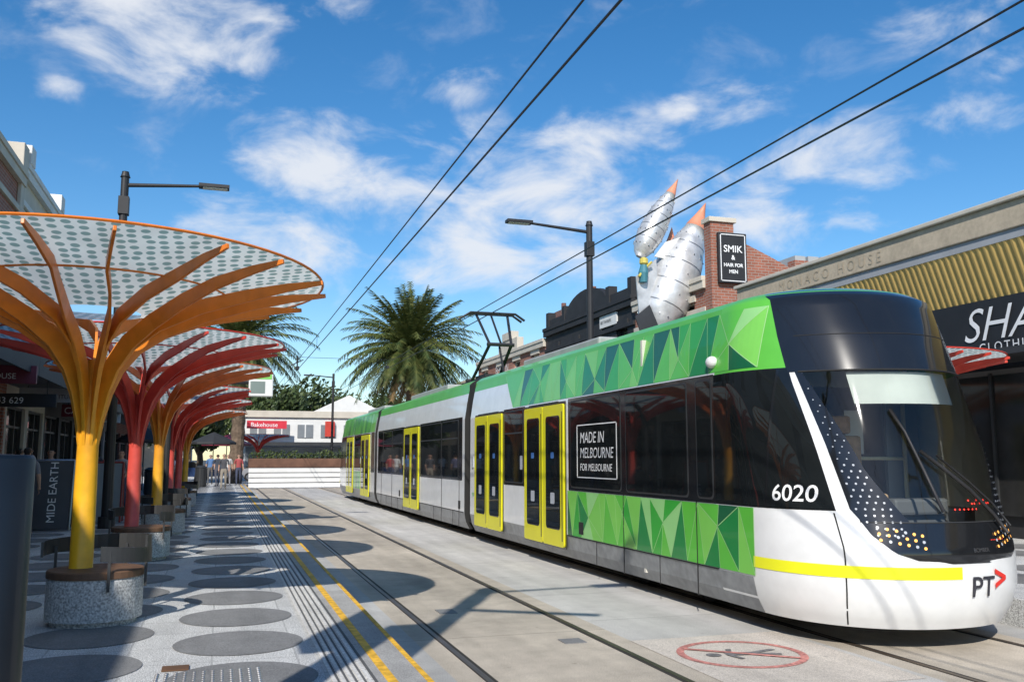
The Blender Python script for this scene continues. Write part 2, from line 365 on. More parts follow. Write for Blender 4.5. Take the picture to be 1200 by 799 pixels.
def nose(tf,tag):
    par=tram
    Ly=lambda Y:(lambda z:-qy(Y,z)); Ry=lambda Y:(lambda z:qy(Y,z))
    patch(tag+'_shell_low',zr(.2,1.16,12),Ly(S9),Ry(S9),80,white,0,par,tf)
    for s,nm in ((-1,'left'),(1,'right')):
        patch(tag+'_shell_'+nm,zr(1.16,2.64,12),lambda z:s*qy(S9,z),lambda z:s*qx(sPO(z)-.03,z),24,white,0,par,tf)
        patch(tag+'_pillar_'+nm,zr(1.16,2.62,12),lambda z:s*qx(sPO(z) if z>1.24 else .67-(1.24-z)*.5,z),lambda z:s*qx(sPI(z),z),10,blackp,.006,par,tf)
        patch(tag+'_cab_window_'+nm,zr(1.27,2.66,10),lambda z:s*qy(8.07,z),lambda z:s*qx(sCW(z),z),12,glass,.008,par,tf)
        patch(tag+'_side_band_'+nm,zr(1.27,2.66,10),lambda z:s*qy(S9+.01,z),lambda z:s*qy(8.10,z),10,glass,.008,par,tf)
        patch(tag+'_band_backing_'+nm,zr(1.26,2.67,10),lambda z:s*qy(S9+.01,z),lambda z:s*qx(sCW(z)-.006,z),20,blackp,.004,par,tf)
        patch(tag+'_panel_gap_'+nm,zr(.22,1.24,10),lambda z:s*qx(.755,z),lambda z:s*qx(.748,z),2,rubber,.004,par,tf)
        patch(tag+'_skirt_'+nm,zr(.2,.56,4),lambda z:s*qy(S9+.01,z),lambda z:s*qy(8.32,z),8,skirt,.003,par,tf)
    patch(tag+'_shell_top',zr(2.64,3.42,8)+[3.46,3.5,3.53,3.56,3.58,3.6,3.61],Ly(S9),Ry(S9),80,groof,0,par,tf)
    bl=lambda z:interp(z,[2.62,3.42,3.55],[.80,.86,.93])
    patch(tag+'_brow',zr(2.62,3.42,8)+[3.45,3.48,3.51,3.54],lambda z:-qx(bl(z),z),lambda z:qx(bl(z),z),60,blackp,.006,par,tf)
    mz=[.80,.83,.90,1.05,1.17]; mv=[.12,.36,.50,.60,.635]
    patch(tag+'_lower_mask',zr(.80,1.165,12),lambda z:-qx(interp(z,mz,mv),z),lambda z:qx(interp(z,mz,[.2,.5,.60,.66,.67]),z),50,blackp,.006,par,tf)
    patch(tag+'_windscreen',zr(1.16,2.62,14),lambda z:-qx(sPI(z),z),lambda z:qx(sPI(z),z),50,wsg,.004,par,tf)
    patch(tag+'_stripe',zr(.66,.77,2),lambda z:-qy(8.3,z),lambda z:qx(-.05,z),40,ylw_strip,.005,par,tf)
nose(ident,'front'); nose(rear,'rear')
b=MB(); b.box(CX-1.1,CX+1.1,8.3,8.9,.3,1.0,0); b.box(CX-1.28,CX+1.28,10.9,10.95,.3,3.3,1); b.box(CX-1.28,CX+1.28,8.9,10.9,.9,1.0,0); b.box(CX-1.25,CX+1.25,8.9,10.9,2.85,2.9,1)
b.obj('cab_floor_and_ceiling',[M('cab_floor',(.15,.15,.15),.7),M('cab_lining',(.6,.58,.52),.7)],tram)
b=MB(); b.box(CX-.7,CX+.75,7.5,7.95,.9,1.26); b.box(CX-.3,CX+.35,7.42,7.6,1.2,1.36); b.obj('dashboard',M('dash_grey',(.13,.13,.135),.6),tram,bevel=.03)
b=MB()
for x0_,y0_ in ((-.25,8.15),(.4,9.3),(-.95,9.3),(.4,10.1),(-.95,10.1)):
    b.box(CX+x0_,CX+x0_+.5,y0_,y0_+.45,1.25,1.38); b.box(CX+x0_,CX+x0_+.5,y0_+.4,y0_+.5,1.38,2.0); b.box(CX+x0_+.12,CX+x0_+.38,y0_+.41,y0_+.49,2.02,2.22)
b.obj('seats',M('seat_cloth',(.42,.27,.15),.9,var=.25,scale=12),tram,bevel=.03)
patch('sun_blind',zr(2.28,2.6,3),lambda z:-qx(.5,z),lambda z:qx(.35,z),20,M('blind',(.5,.52,.5),.8),-.05,tram)
b=MB()
for x_,y_ in ((-.95,8.7),(.95,8.7),(-.3,9.2),(.3,9.9),(-.3,10.5)): b.tube([(CX+x_,y_,1.0),(CX+x_,y_,2.85)],.025)
b.tube([(CX-.95,8.7,1.75),(CX+.95,8.7,1.75)],.02); b.obj('grab_rails',M('rail_yellow',(.65,.6,.4),.4),tram)
b=MB(); b.box(CX-1.2,CX-.75,8.75,8.8,1.0,2.75,0); b.box(CX+.75,CX+1.2,8.75,8.8,1.0,2.75,0); b.box(CX-.75,CX+.75,8.75,8.8,2.55,2.75,0); b.box(CX-.6,CX-.25,8.9,8.95,1.5,2.2,1); b.box(CX+.3,CX+.55,8.9,8.95,1.8,2.3,1); b.obj('cab_partition',[M('partition_grey',(.3,.3,.29),.6),M('notice_white',(.7,.7,.68),.6)],tram)
b=MB()
def dot(b,q,z,r,mi=0,off=.012,n=8):
    c=P(q,z,off); du=(P(q+.01,z,off)-c).normalized(); dv=(P(q,z+.01,off)-c).normalized()
    b.add([c+du*r*math.cos(2*math.pi*k/n)+dv*r*math.sin(2*math.pi*k/n) for k in range(n)],[tuple(range(n))],mi)
for sgn in (-1,1):
    for i in range(26):
        z=1.05+i*.058
        so_=sPO(z)-.03 if z>1.24 else interp(z,[1.0,1.24],[.55,.63]); si_=sPI(z)+.015 if z>1.24 else .42
        s_=so_-(i%2)*.022
        while s_>si_:
            dot(b,sgn*qx(s_,z),z,.007+.004*(z<1.7)); s_-=.046
b.obj('pillar_reflector_dots',led_w,tram)
b=MB()
for sgn in (-1,1):
    for i in range(6):
        for j in range(3):
            z=1.12-.055*j-.014*i; s_=.56-.05*i
            dot(b,sgn*qx(s_,z),z,.015,mi=0 if (i+j)%3 else 1,off=.016)
b.obj('headlamps',[led_o,led_w],tram)
b=MB()
for i in range(10): dot(b,qx(.12+.028*i,1.33),1.33+(.0 if i%3 else .03),.010)
for i in range(6): dot(b,qx(-.02+.04*i,1.28),1.28,.009)
for i in range(8): dot(b,qx(.25+.02*i,1.0),1.0,.005)
b.obj('dash_display_leds',led_r,tram)
def surf_tube(name,pts,r,mat,off):
    return tube(name,[P(qx(s,z),z,off) for s,z in pts],r,mat,tram,n=6)
surf_tube('wiper_arm',[(.42,1.06),(.30,1.24),(.12,1.46),(-.08,1.68),(-.2,1.82)],.018,blackm,.06)
surf_tube('wiper_blade',[(-.31,2.22),(-.26,2.0),(-.2,1.65),(-.13,1.26)],.017,blackm,.04)
surf_tube('wiper_link',[(.48,1.12),(.3,1.34),(.1,1.55),(-.1,1.78)],.010,blackm,.075)
surf_tube('mask_trim',[(q/20,1.165) for q in range(-12,13)],.006,steeld,.008)
surf_tube('brow_trim',[(q/20,2.62) for q in range(-15,16)],.010,rubber,.006)
surf_tube('brow_trim_top',[(q/20,3.0) for q in range(-15,16)],.005,rubber,.006)
c=Vector((XS(9.05,2.82)-.02,9.05,2.82))
bm=bmesh.new(); bmesh.ops.create_uvsphere(bm,u_segments=16,v_segments=10,radius=.08); me=bpy.data.meshes.new('camera_dome'); bm.to_mesh(me); bm.free(); me.materials.append(white2)
o=bpy.data.objects.new('camera_dome',me); COL.objects.link(o); o.location=c; o.scale=(.8,1.1,.85); o.parent=tram; me.polygons.foreach_set('use_smooth',[True]*len(me.polygons))
prof=[(z,interp(z,ZT,WW)) for z in (.2,.35,.56,1.2,2.0,2.62,2.8,3.0,3.2,3.42,3.46,3.5,3.53,3.56,3.58,3.6,3.612)]
def body(name,y0,y1,open0=False):
    pts=[(CX-w_,z) for z,w_ in prof]+[(CX+w_,z) for z,w_ in prof[::-1]]; k=len(pts)
    vs=[(x,y0,z) for x,z in pts]+[(x,y1,z) for x,z in pts]; fs=[];fm=[]
    for i in range(k):
        j=(i+1)%k; fs.append((i,j,k+j,k+i)); zz=(pts[i][1]+pts[j][1])/2
        fm.append(0 if (zz<.56) else (1 if zz<3.3 else 2))
    if not open0: fs.append(tuple(range(k))); fm.append(3)
    fs.append(tuple(range(k,2*k))[::-1]); fm.append(3)
    mesh(name,vs,fs,[skirt,white,groof,rubber],tram,fm)
secs=[(9.0,19.45),(19.95,32.0),(32.5,YM-9.0)]
for i,(a,bb) in enumerate(secs): body('body_section_%d'%(i+1),a,bb,i==0)
for y in (19.45,32.0):
    b=MB()
    for k in range(6):
        yy=y+k*.5/6; b.box(CX-1.22,CX+1.22,yy+.01,yy+.07,.35,3.4)
        b.box(CX-1.16,CX+1.16,yy+.07,yy+.5/6+.01,.38,3.36)
    b.obj('bellows',rubber,tram)
XP=CX-1.325
def rrect(b,y0,y1,z0,z1,r,xf,th,mi=0,side=-1):
    pts=[]
    for cy_,cz_,a0 in ((y1-r,z1-r,0),(y0+r,z1-r,90),(y0+r,z0+r,180),(y1-r,z0+r,270)):
        for k in range(5):
            a=math.radians(a0+k*22.5); pts.append((cy_+r*math.cos(a),cz_+r*math.sin(a)))
    n_=len(pts); vs=[(xf,y,z) for y,z in pts]+[(xf-side*th,y,z) for y,z in pts]
    fs=[tuple(range(n_))]+[(i,(i+1)%n_,n_+(i+1)%n_,n_+i) for i in range(n_)]; b.add(vs,fs,mi)
bw=MB()
def win(y0,y1,z0=1.3,z1=2.64,split=None):
    for s in (-1,1):
        X=CX+s*1.325
        rrect(bw,y0,y1,z0,z1,.06,X+s*.009,.009,2,s)
        rrect(bw,y0+.025,y1-.025,z0+.025,z1-.025,.05,X+s*.015,.012,0,s)
        if split: rrect(bw,y0+.04,y1-.04,split,split+.03,.01,X+s*.02,.01,2,s)
def band(y0,y1,z0=1.26,z1=2.68):
    for s in (-1,1):
        X=CX+s*1.325; rrect(bw,y0,y1,z0,z1,.02,X+s*.006,.006,1,s)
def door(y0,y1):
    for s in (-1,1):
        X=CX+s*1.325
        rrect(bw,y0,y1,.33,2.66,.03,X+s*.01,.01,1,s)
        ym=(y0+y1)/2
        for a,c in ((y0+.05,ym-.012),(ym+.012,y1-.05)):
            rrect(bw,a,c,.36,2.62,.05,X+s*.035,.03,3,s)
            rrect(bw,a+.15,c-.15,.62,2.44,.07,X+s*.038,.01,1,s)
            rrect(bw,a+.17,c-.17,.64,2.42,.05,X+s*.043,.01,0,s)
            rrect(bw,a+.05,a+.08,.45,2.5,.01,X+s*.038,.01,1,s)
            rrect(bw,(a+c)/2-.09,(a+c)/2+.09,1.02,1.2,.02,X+s*.046,.005,4,s)
            rrect(bw,(a+c)/2-.07,(a+c)/2+.07,1.75,1.85,.02,X+s*.046,.005,5,s)
        rrect(bw,y0+.3,y1-.3,2.64,2.67,.01,X+s*.03,.02,2,s)
        rrect(bw,y1+.12,y1+.24,1.55,1.8,.02,X+s*.02,.02,4,s)
band(9.0,13.5); win(9.05,9.42); win(9.62,11.35); win(11.5,13.4)
door(13.6,15.66); band(15.66,16.95); win(15.75,16.88,split=2.2)
door(16.97,19.03)
band(20.15,24.75); win(20.5,22.1,split=2.2); win(22.2,24.6,split=2.2); door(24.8,27.0); band(27.05,31.75); win(27.2,28.9,split=2.2); win(29.0,30.6,split=2.2); win(30.7,31.7)
band(32.6,33.3); door(33.6,35.7); band(35.75,37.7); win(35.8,37.6,split=2.2); door(37.9,39.9); band(39.9,41.4)
bw.obj('windows_and_doors',[glass,blackp,steeld,yellow,led_w,M('sticker_blue',(.05,.15,.4),.5)],tram)
b=MB()
for y in (9.45,11.45,20.4,22.15,27.1,29,31): b.box(XP-.0095,XP,y,y+.012,.22,1.26)
for y in (10.4,12.4,21,23,28,30): b.box(XP-.006,XP,y,y+.01,.22,.56)
b.box(XP-.006,XP,9.0,13.58,.555,.57); b.box(XP-.006,XP,20,24.78,.555,.57); b.box(XP-.006,XP,27.02,31.9,.555,.57)
for y in (12.9,20.3,27.6): b.box(XP-.008,XP,y,y+.18,.62,.8)
b.obj('panel_seams',rubber,tram)
def facets(name,ya,yb,zlo,zhi,hubs,seed,off=.004,slantL=0,slantR=0,gap=(.24,.5)):
    rr=random.Random(seed); pts=[]
    for zz in (zlo,zhi):
        y=ya; pts.append((ya+ (slantL if zz==zhi else 0),zz))
        while True:
            y+=rr.uniform(*gap)
            if y>yb-.2: break
            pts.append((y,zz))
        pts.append((yb+(slantR if zz==zhi else 0),zz))
    for h in hubs: pts.append((h,zlo+(zhi-zlo)*rr.uniform(.3,.7)))
    res=geometry.delaunay_2d_cdt([Vector(p) for p in pts],[],[],0,1e-5)
    V=res[0];E=res[1];Fc=res[2]; b=MB()
    def mp(p,o): return Vector((XS(p[0],p[1],o),p[0],p[1]))
    for f in Fc:
        A,B_,C=[V[i] for i in f[:3]]
        mi=rr.choice([0,1,1,2,2,3,3,3,4,4,5]); N_=6
        idx={};vs=[];fs=[]
        for i in range(N_+1):
            for j in range(N_+1-i):
                p=A+(B_-A)*(i/N_)+(C-A)*(j/N_); idx[i,j]=len(vs); vs.append(mp(p,off))
        for i in range(N_):
            for j in range(N_-i):
                fs.append((idx[i,j],idx[i+1,j],idx[i,j+1]))
                if i+j<N_-1: fs.append((idx[i+1,j],idx[i+1,j+1],idx[i,j+1]))
        b.add(vs,fs,mi)
    for e in E:
        A,B_=V[e[0]],V[e[1]]
        if abs(A.y-B_.y)<1e-4: continue
        d=(B_-A).normalized(); nn=Vector((-d.y,d.x))*.0045; N_=6
        for k in range(N_):
            p=A+(B_-A)*(k/N_); q_=A+(B_-A)*((k+1)/N_)
            b.add([mp(p+nn,off+.002),mp(p-nn,off+.002),mp(q_-nn,off+.002),mp(q_+nn,off+.002)],[(0,1,2,3)],6)
    b.obj(name,greens+[gline],tram)
facets('livery_facets_low',8.28,13.55,.575,1.25,[9.0,10.3,11.5,12.7],3)
facets('livery_facets_high',8.3,16.4,2.7,3.36,[8.75,9.9,11.2,12.5,13.7,15.0],5,slantR=.8)
facets('livery_facets_rear_high',32.6,41.4,2.7,3.36,[34,36,38.2],8)
facets('livery_facets_rear_low',35.8,37.8,.575,1.25,[36.5],9)
def side_text(body_,size,Y0,z0,mat,off=.012,name='lettering',**k):
    vs,fs=text_data(body_,size,**k); mesh(name,[Vector((XS(Y0-v.x,z0+v.y,off),Y0-v.x,z0+v.y)) for v in vs],fs,mat,tram)
side_text('6020',.225,8.0,1.34,textw,.022,'fleet_number',bold=.002)
for t,z,s in (('MADE IN',1.98,.23),('MELBOURNE',1.76,.215),('FOR MELBOURNE',1.57,.15)):
    side_text(t,s,12.98,z,textw,.019,'window_lettering',shear=.15)
b=MB()
for (ya,yb,za,zb) in ((11.62,13.1,1.46,1.475),(11.62,13.1,2.24,2.255),(11.62,11.635,1.46,2.255),(13.085,13.1,1.46,2.255)): b.box(XP-.02,XP-.0165,ya,yb,za,zb)
b.obj('lettering_frame',textw,tram)
side_text('yarra',.16,19.3,.95,greens[2],.004,'small_lettering')
def front_text(body_,size,s0,z0,mat,name,**k):
    vs,fs=text_data(body_,size,**k)
    def mp(v):
        s=max(-.99,min(.99,s0+v.x/1.325)); return P(qx(s,z0+v.y),z0+v.y,.014)
    mesh(name,[mp(v) for v in vs],fs,mat,tram)
front_text('PT',.26,.02,.50,textd,'operator_logo',bold=.002)
front_text('>',.32,.235,.54,textr,'operator_logo_arrow',bold=.008)
front_text('BOMBER',.05,.05,.90,steel,'maker_plate')
b=MB(); b.box(CX-1.05,CX+1.05,8.6,42,.22,.5)
for y in (10.2,12.0,21.5,23.3,28.6,30.4,38,39.8):
    for s in (-1,1): b.tube([(CX+s*.65,y,.31),(CX+s*.78,y,.31)],.3,16)
    b.box(CX-.9,CX+.9,y-.4,y+.4,.1,.3)
b.obj('bogies_and_underframe',rubber,tram)
b=MB()
for (a,c,h) in ((13.6,17.5,.12),(24,29,.14),(34,38,.12)): b.box(CX-.75,CX+.75,a,c,3.55,3.6+h)
b.obj('roof_equipment',M('roof_grey',(.35,.36,.36),.6),tram,bevel=.04)
b=MB(); py=22.1
for s in (-1,1):
    b.tube([(CX+s*.35,py+.9,3.75),(CX+s*.28,py-.55,4.55),],.045,6)
    b.tube([(CX+s*.28,py-.55,4.55),(CX+s*.42,py+.25,5.42)],.035,6)
    b.tube([(CX+s*.5,py+1.1,3.65),(CX+s*.5,py-.9,3.65)],.05,6)
    for yy in (-.8,1.0): b.tube([(CX+s*.5,py+yy,3.5),(CX+s*.5,py+yy,3.7)],.08,8)
for yy in (.12,.38): b.tube([(CX-.85,py+yy,5.28),(CX-.6,py+yy,5.44),(CX+.6,py+yy,5.44),(CX+.85,py+yy,5.28)],.032,6)
b.tube([(CX-.35,py-.55,4.55),(CX+.35,py-.55,4.55)],.05,6); b.tube([(CX-.5,py+.9,3.75),(CX+.5,py+.9,3.75)],.06,6)
b.box(CX-.3,CX+.3,py-.2,py+.7,3.62,3.85)
b.tube([(CX,py-.9,3.7),(CX,py-.45,4.5)],.03,6); b.tube([(CX+.0,py+.3,5.4),(CX,py-.55,4.6)],.03,6)
b.obj('pantograph',blackm,tram)

# ------------------------------------------------------------ overhead wires
wr=empty('overhead_wires'); b=MB()
for x,z1,z2 in ((2.86,5.31,5.70),(6.54,5.47,5.72)):
    b.tube([(x,-20,z1),(x,57,z1)],.0135,5); b.tube([(x,-20,z2),(x,57,z2)],.012,5)
    for y in (-4,30,46): b.tube([(x,y,z1),(x,y,z2)],.006,4)
for y in (38.0,):
    b.tube([(-2.23,y,6.6),(2.86,y,5.85),(6.54,y,5.85),(9.3,y,6.6)],.008,4)
    b.box(2.80,2.92,y-.3,y+.3,5.33,5.45); b.box(6.5,6.6,y-.2,y+.2,5.5,5.6)
    b.tube([(2.86,y,5.3),(2.86,y,5.9)],.03,6); b.tube([(2.6,y,5.5),(3.1,y,5.75)],.02,5)
b.obj('wires',blackm,wr)

# ------------------------------------------------------------ street lamps
def lamp(x,y,arm,h=7.9,pr_=.085,shadow_panel=False):
    e=empty('street_lamp',(x,y,0)); b=MB()
    b.tube([(x,y,PZ-.02),(x,y,PZ+.25)],.17,12); b.tube([(x,y,PZ+.2),(x,y,3.2),(x,y,h+.12)],[pr_*1.3,pr_*1.1,pr_],12)
    b.tube([(x,y,h+.1),(x,y,h+.22)],[pr_*1.2,pr_*.8],12)
    b.tube([(x,y,h-.08),(x+arm*.72,y,h+.04)],[.05,.035],8)
    xa,xb=x+arm*.7,x+arm
    xs=sorted((xa,xb)); b.box(xs[0],xs[1],y-.13,y+.13,h+.01,h+.09)
    b.box(x-.11,x+.11,y-.11,y+.11,h-.75,h-.35)
    if shadow_panel: b.box(x-.5,x+.06,y-.2,y+.2,4.4,6.0); b.tube([(x,y,6.8),(x+1.8,y,6.1)],.06,6)  # extra panel and brace, added to give the cast shadow its branches
    b.obj('pole_and_arm',blackm,e,bevel=.008)
    xs=sorted((x+arm*.74,x+arm*.98)); box('led_panel',xs[0],xs[1],y-.1,y+.1,h-.004,h+.008,M('lamp_lens',(.6,.6,.55),.3),e)
lamp(-2.23,21.2,2.2,h=7.8); lamp(9.3,22.4,-2.35); lamp(7.96,69.8,-2.2); lamp(-1.35,2.6,2.2,pr_=.13,shadow_panel=True)  # last lamp is out of view, added and thickened for its long ground shadow
lamp(9.3,-6,-2.3)
# ------------------------------------------------------------ canopies
def canopyglass():
    m=bpy.data.materials.new('dotted_canopy_glass'); m.use_nodes=True; n=m.node_tree; Lk=n.links.new; n.nodes.remove(n.nodes['Principled BSDF'])
    tc=n.nodes.new('ShaderNodeTexCoord'); mp=n.nodes.new('ShaderNodeMapping'); mp.inputs['Scale'].default_value=(1,1,0); Lk(tc.outputs['Object'],mp.inputs[0])
    vo=n.nodes.new('ShaderNodeTexVoronoi'); vo.voronoi_dimensions='2D'; vo.inputs['Scale'].default_value=9; vo.inputs['Randomness'].default_value=.25; Lk(mp.outputs[0],vo.inputs['Vector'])
    mr=n.nodes.new('ShaderNodeMapRange'); mr.inputs[1].default_value=.30; mr.inputs[2].default_value=.35; Lk(vo.outputs['Distance'],mr.inputs[0])
    no=n.nodes.new('ShaderNodeTexNoise'); no.inputs['Scale'].default_value=2.5; Lk(tc.outputs['Object'],no.inputs['Vector'])
    mx=n.nodes.new('ShaderNodeMix'); mx.data_type='RGBA'; mx.inputs[6].default_value=(.24,.37,.35,1); mx.inputs[7].default_value=(.78,.84,.79,1); Lk(mr.outputs[0],mx.inputs[0])
    h=n.nodes.new('ShaderNodeHueSaturation'); Lk(mx.outputs[2],h.inputs['Color'])
    m3=n.nodes.new('ShaderNodeMapRange'); m3.inputs[3].default_value=.8; m3.inputs[4].default_value=1.15; Lk(no.outputs[0],m3.inputs[0]); Lk(m3.outputs[0],h.inputs['Value'])
    tl=n.nodes.new('ShaderNodeBsdfTranslucent'); df=n.nodes.new('ShaderNodeBsdfPrincipled'); df.inputs['Roughness'].default_value=.12
    Lk(h.outputs[0],tl.inputs[0]); Lk(h.outputs[0],df.inputs['Base Color'])
    a=n.nodes.new('ShaderNodeMixShader'); a.inputs[0].default_value=.42; Lk(tl.outputs[0],a.inputs[1]); Lk(df.outputs[0],a.inputs[2])
    Lk(a.outputs[0],n.nodes['Material Output'].inputs[0]); return m
cg=canopyglass()
pal={'orange':zgrad('steel_orange',(.85,.45,.02),1.4,(.74,.2,.02),3.1),'red':zgrad('steel_red',(.66,.10,.08),1.0,(.6,.05,.03),3.2),'amber':zgrad('steel_amber',(.8,.4,.03),1.4,(.66,.14,.03),3.0)}
terr=M('terrazzo_base',(.45,.45,.44),.7,var=.05,var2=.45,s2=55); wood=M('seat_timber',(.13,.07,.04),.6,var=.25,scale=8)
PR=[(.05,1.95),(.075,2.2),(.12,2.45),(.2,2.68),(.36,2.9),(.62,3.08),(1.0,3.24),(1.4,3.35),(1.8,3.43),(2.13,3.475)]
HD=[.04,.055,.07,.08,.085,.08,.07,.06,.04,.02]
def canopy(x,y,col,zoff=0,base=True,rot=0,seatrot=0,tilt=(0,0)):
    e=empty('platform_canopy',(x,y,0)); mat=pal[col]
    def tz(px,py,z): return z+zoff+ (tilt[0]*(px-x)+tilt[1]*(py-y))
    b=MB(); b.tube([(x,y,PZ),(x,y,1.5),(x,y,2.1+zoff),(x,y,2.75+zoff)],[.105,.098,.09,.05],20)
    b.tube([(x,y,.70),(x,y,.74)],.17,16)
    o=b.obj('post',mat,e); o.data.polygons.foreach_set('use_smooth',[len(p.vertices)==4 for p in o.data.polygons])
    b=MB(); NA=9
    for a in range(NA):
        for sg in (-1,1):
            vs=[]
            for i,(r,z) in enumerate(PR):
                if i==0: d=Vector((PR[1][0]-r,PR[1][1]-z))
                elif i==len(PR)-1: d=Vector((r-PR[-2][0],z-PR[-2][1]))
                else: d=Vector((PR[i+1][0]-PR[i-1][0],PR[i+1][1]-PR[i-1][1]))
                d.normalize(); nn=Vector((-d.y,d.x))
                t=max(0,min(1,(r-.25)/1.2)); t=t*t*(3-2*t)
                an=rot+2*math.pi*a/NA+sg*t*math.pi/NA*.5+sg*.03
                ca,sa=math.cos(an),math.sin(an); hw=.013
                for (o1,w1) in ((HD[i],-hw),(HD[i],hw),(-HD[i],hw),(-HD[i],-hw)):
                    rr_=r+nn.x*o1; zz=z+nn.y*o1
                    px=x+rr_*ca-w1*sa; py=y+rr_*sa+w1*ca; vs.append((px,py,tz(px,py,zz)))
            fs=[]
            for i in range(len(PR)-1):
                for k in range(4): fs.append((4*i+k,4*i+(k+1)%4,4*i+4+(k+1)%4,4*i+4+k))
            fs.append((len(vs)-4,len(vs)-3,len(vs)-2,len(vs)-1)); b.add(vs,fs)
    o=b.obj('branching_ribs',mat,e,bevel=.004)
    vs=[];fs=[];NR=72; RR=[.4,.8,1.2,1.6,2.08]; ZZ=[3.2,3.3,3.40,3.475,3.54]
    for r,z in zip(RR,ZZ):
        for k in range(NR):
            a=2*math.pi*k/NR; px=x+r*math.cos(a); py=y+r*math.sin(a); vs.append((px-x,py-y,tz(px,py,z)))
    for i in range(len(RR)-1):
        for k in range(NR): fs.append((i*NR+k,i*NR+(k+1)%NR,(i+1)*NR+(k+1)%NR,(i+1)*NR+k))
    me=bpy.data.meshes.new('glass_disc'); me.from_pydata(vs,[],fs); me.materials.append(cg); me.polygons.foreach_set('use_smooth',[True]*len(fs))
    g=bpy.data.objects.new('glass_disc',me); COL.objects.link(g); g.parent=e
    b=MB()
    for rr_,zz,th in ((2.09,3.535,.013),(1.2,3.37,.010)):
        pts=[(x+rr_*math.cos(2*math.pi*k/72),y+rr_*math.sin(2*math.pi*k/72)) for k in range(73)]
        b.tube([(px,py,tz(px,py,zz)) for px,py in pts],th,5,cap=False)
    b.obj('rim',mat,e)
    if base:
        bx=x+.14; by=y-.08
        lathe('terrazzo_plinth',(bx,by),[(.0,PZ),(.36,PZ),(.36,PZ+.04),(.405,PZ+.05),(.405,.68),(.395,.70),(0,.70)],terr,e,smooth=False,n=48)
        lathe('timber_seat',(bx,by),[(0,.702),(.41,.702),(.41,.755),(.40,.765),(0,.765)],wood,e,n=40,smooth=False)
        def arc(a0,a1,r0,r1,z0,z1,b):
            n_=18; vs=[]
            for k in range(n_+1):
                t=k/n_; a=math.radians(a0+(a1-a0)*t)+seatrot; r=r0+(r1-r0)*t; zz=z0+(z1-z0)*t
                for rr_,h in ((r,0),(r+.02,0),(r+.02,.13),(r,.13)): vs.append((bx+rr_*math.cos(a),by+rr_*math.sin(a),zz+h))
            fs=[(0,1,2,3),tuple(range(4*n_,4*n_+4))]
            for k in range(n_):
                for q in range(4): fs.append((4*k+q,4*k+(q+1)%4,4*k+4+(q+1)%4,4*k+4+q))
            b.add(vs,fs)
        b=MB(); arc(-80,20,.42,.45,.86,.80,b); arc(-20,190,.44,.44,.93,.88,b)
        for a in (-70,-10,60,150):
            a=math.radians(a)+seatrot; b.box(bx+.43*math.cos(a)-.012,bx+.43*math.cos(a)+.012,by+.43*math.sin(a)-.012,by+.43*math.sin(a)+.012,.6,.95)
        b.obj('steel_backrest',steeld,e)
canopy(-1.17,9.3,'orange',-.09,True,.2,0,tilt=(0,-.03))
canopy(-1.2,14.7,'red',-.05,True,.1,.5)
canopy(-1.15,19.4,'amber',.0,True,.4,1)
canopy(-1.2,24.9,'red',-.05,True,0,2)
canopy(-1.2,30.2,'red',.0,True,.3,0)
canopy(-1.2,36,'amber',-.05,False,.5,0)
canopy(10.55,13.0,'red',-.14,True,.3,0); canopy(10.6,18.4,'orange',-.14,True,.3,0)
canopy(2.6,68.5,'red',-.1,False,.3,0)

ss=empty('tram_stop_sign'); b=MB(); pts=[(-1.24,24.0,PZ),(-1.24,24.0,2.3)]
for k in range(9):
    a=math.radians(180-90*k/8); pts.append((-1.24+1.1+1.1*math.cos(a),24.0,2.55+1.1*math.sin(a)))
pts.append((.75,24.0,3.68)); b.tube(pts,.07,10); b.obj('curved_mast',blackm,ss)
box('sign_box',.62,1.22,23.9,24.1,3.3,3.92,white2,ss,.03); box('sign_face',.66,1.18,23.893,23.899,3.74,3.88,greens[4],ss); box('sign_panel',.66,1.02,23.893,23.899,3.38,3.68,M('sign_teal',(.2,.25,.23),.4),ss)
bo=empty('bollard'); lathe('shaft',(-.76,3.72),[(.12,PZ),(.12,1.75),(.112,1.762),(0,1.766)],steeld,bo,n=40,smooth=False)
for p in bo.children[0].data.polygons: p.use_smooth=len(p.vertices)==4 and abs(p.normal.z)<.3

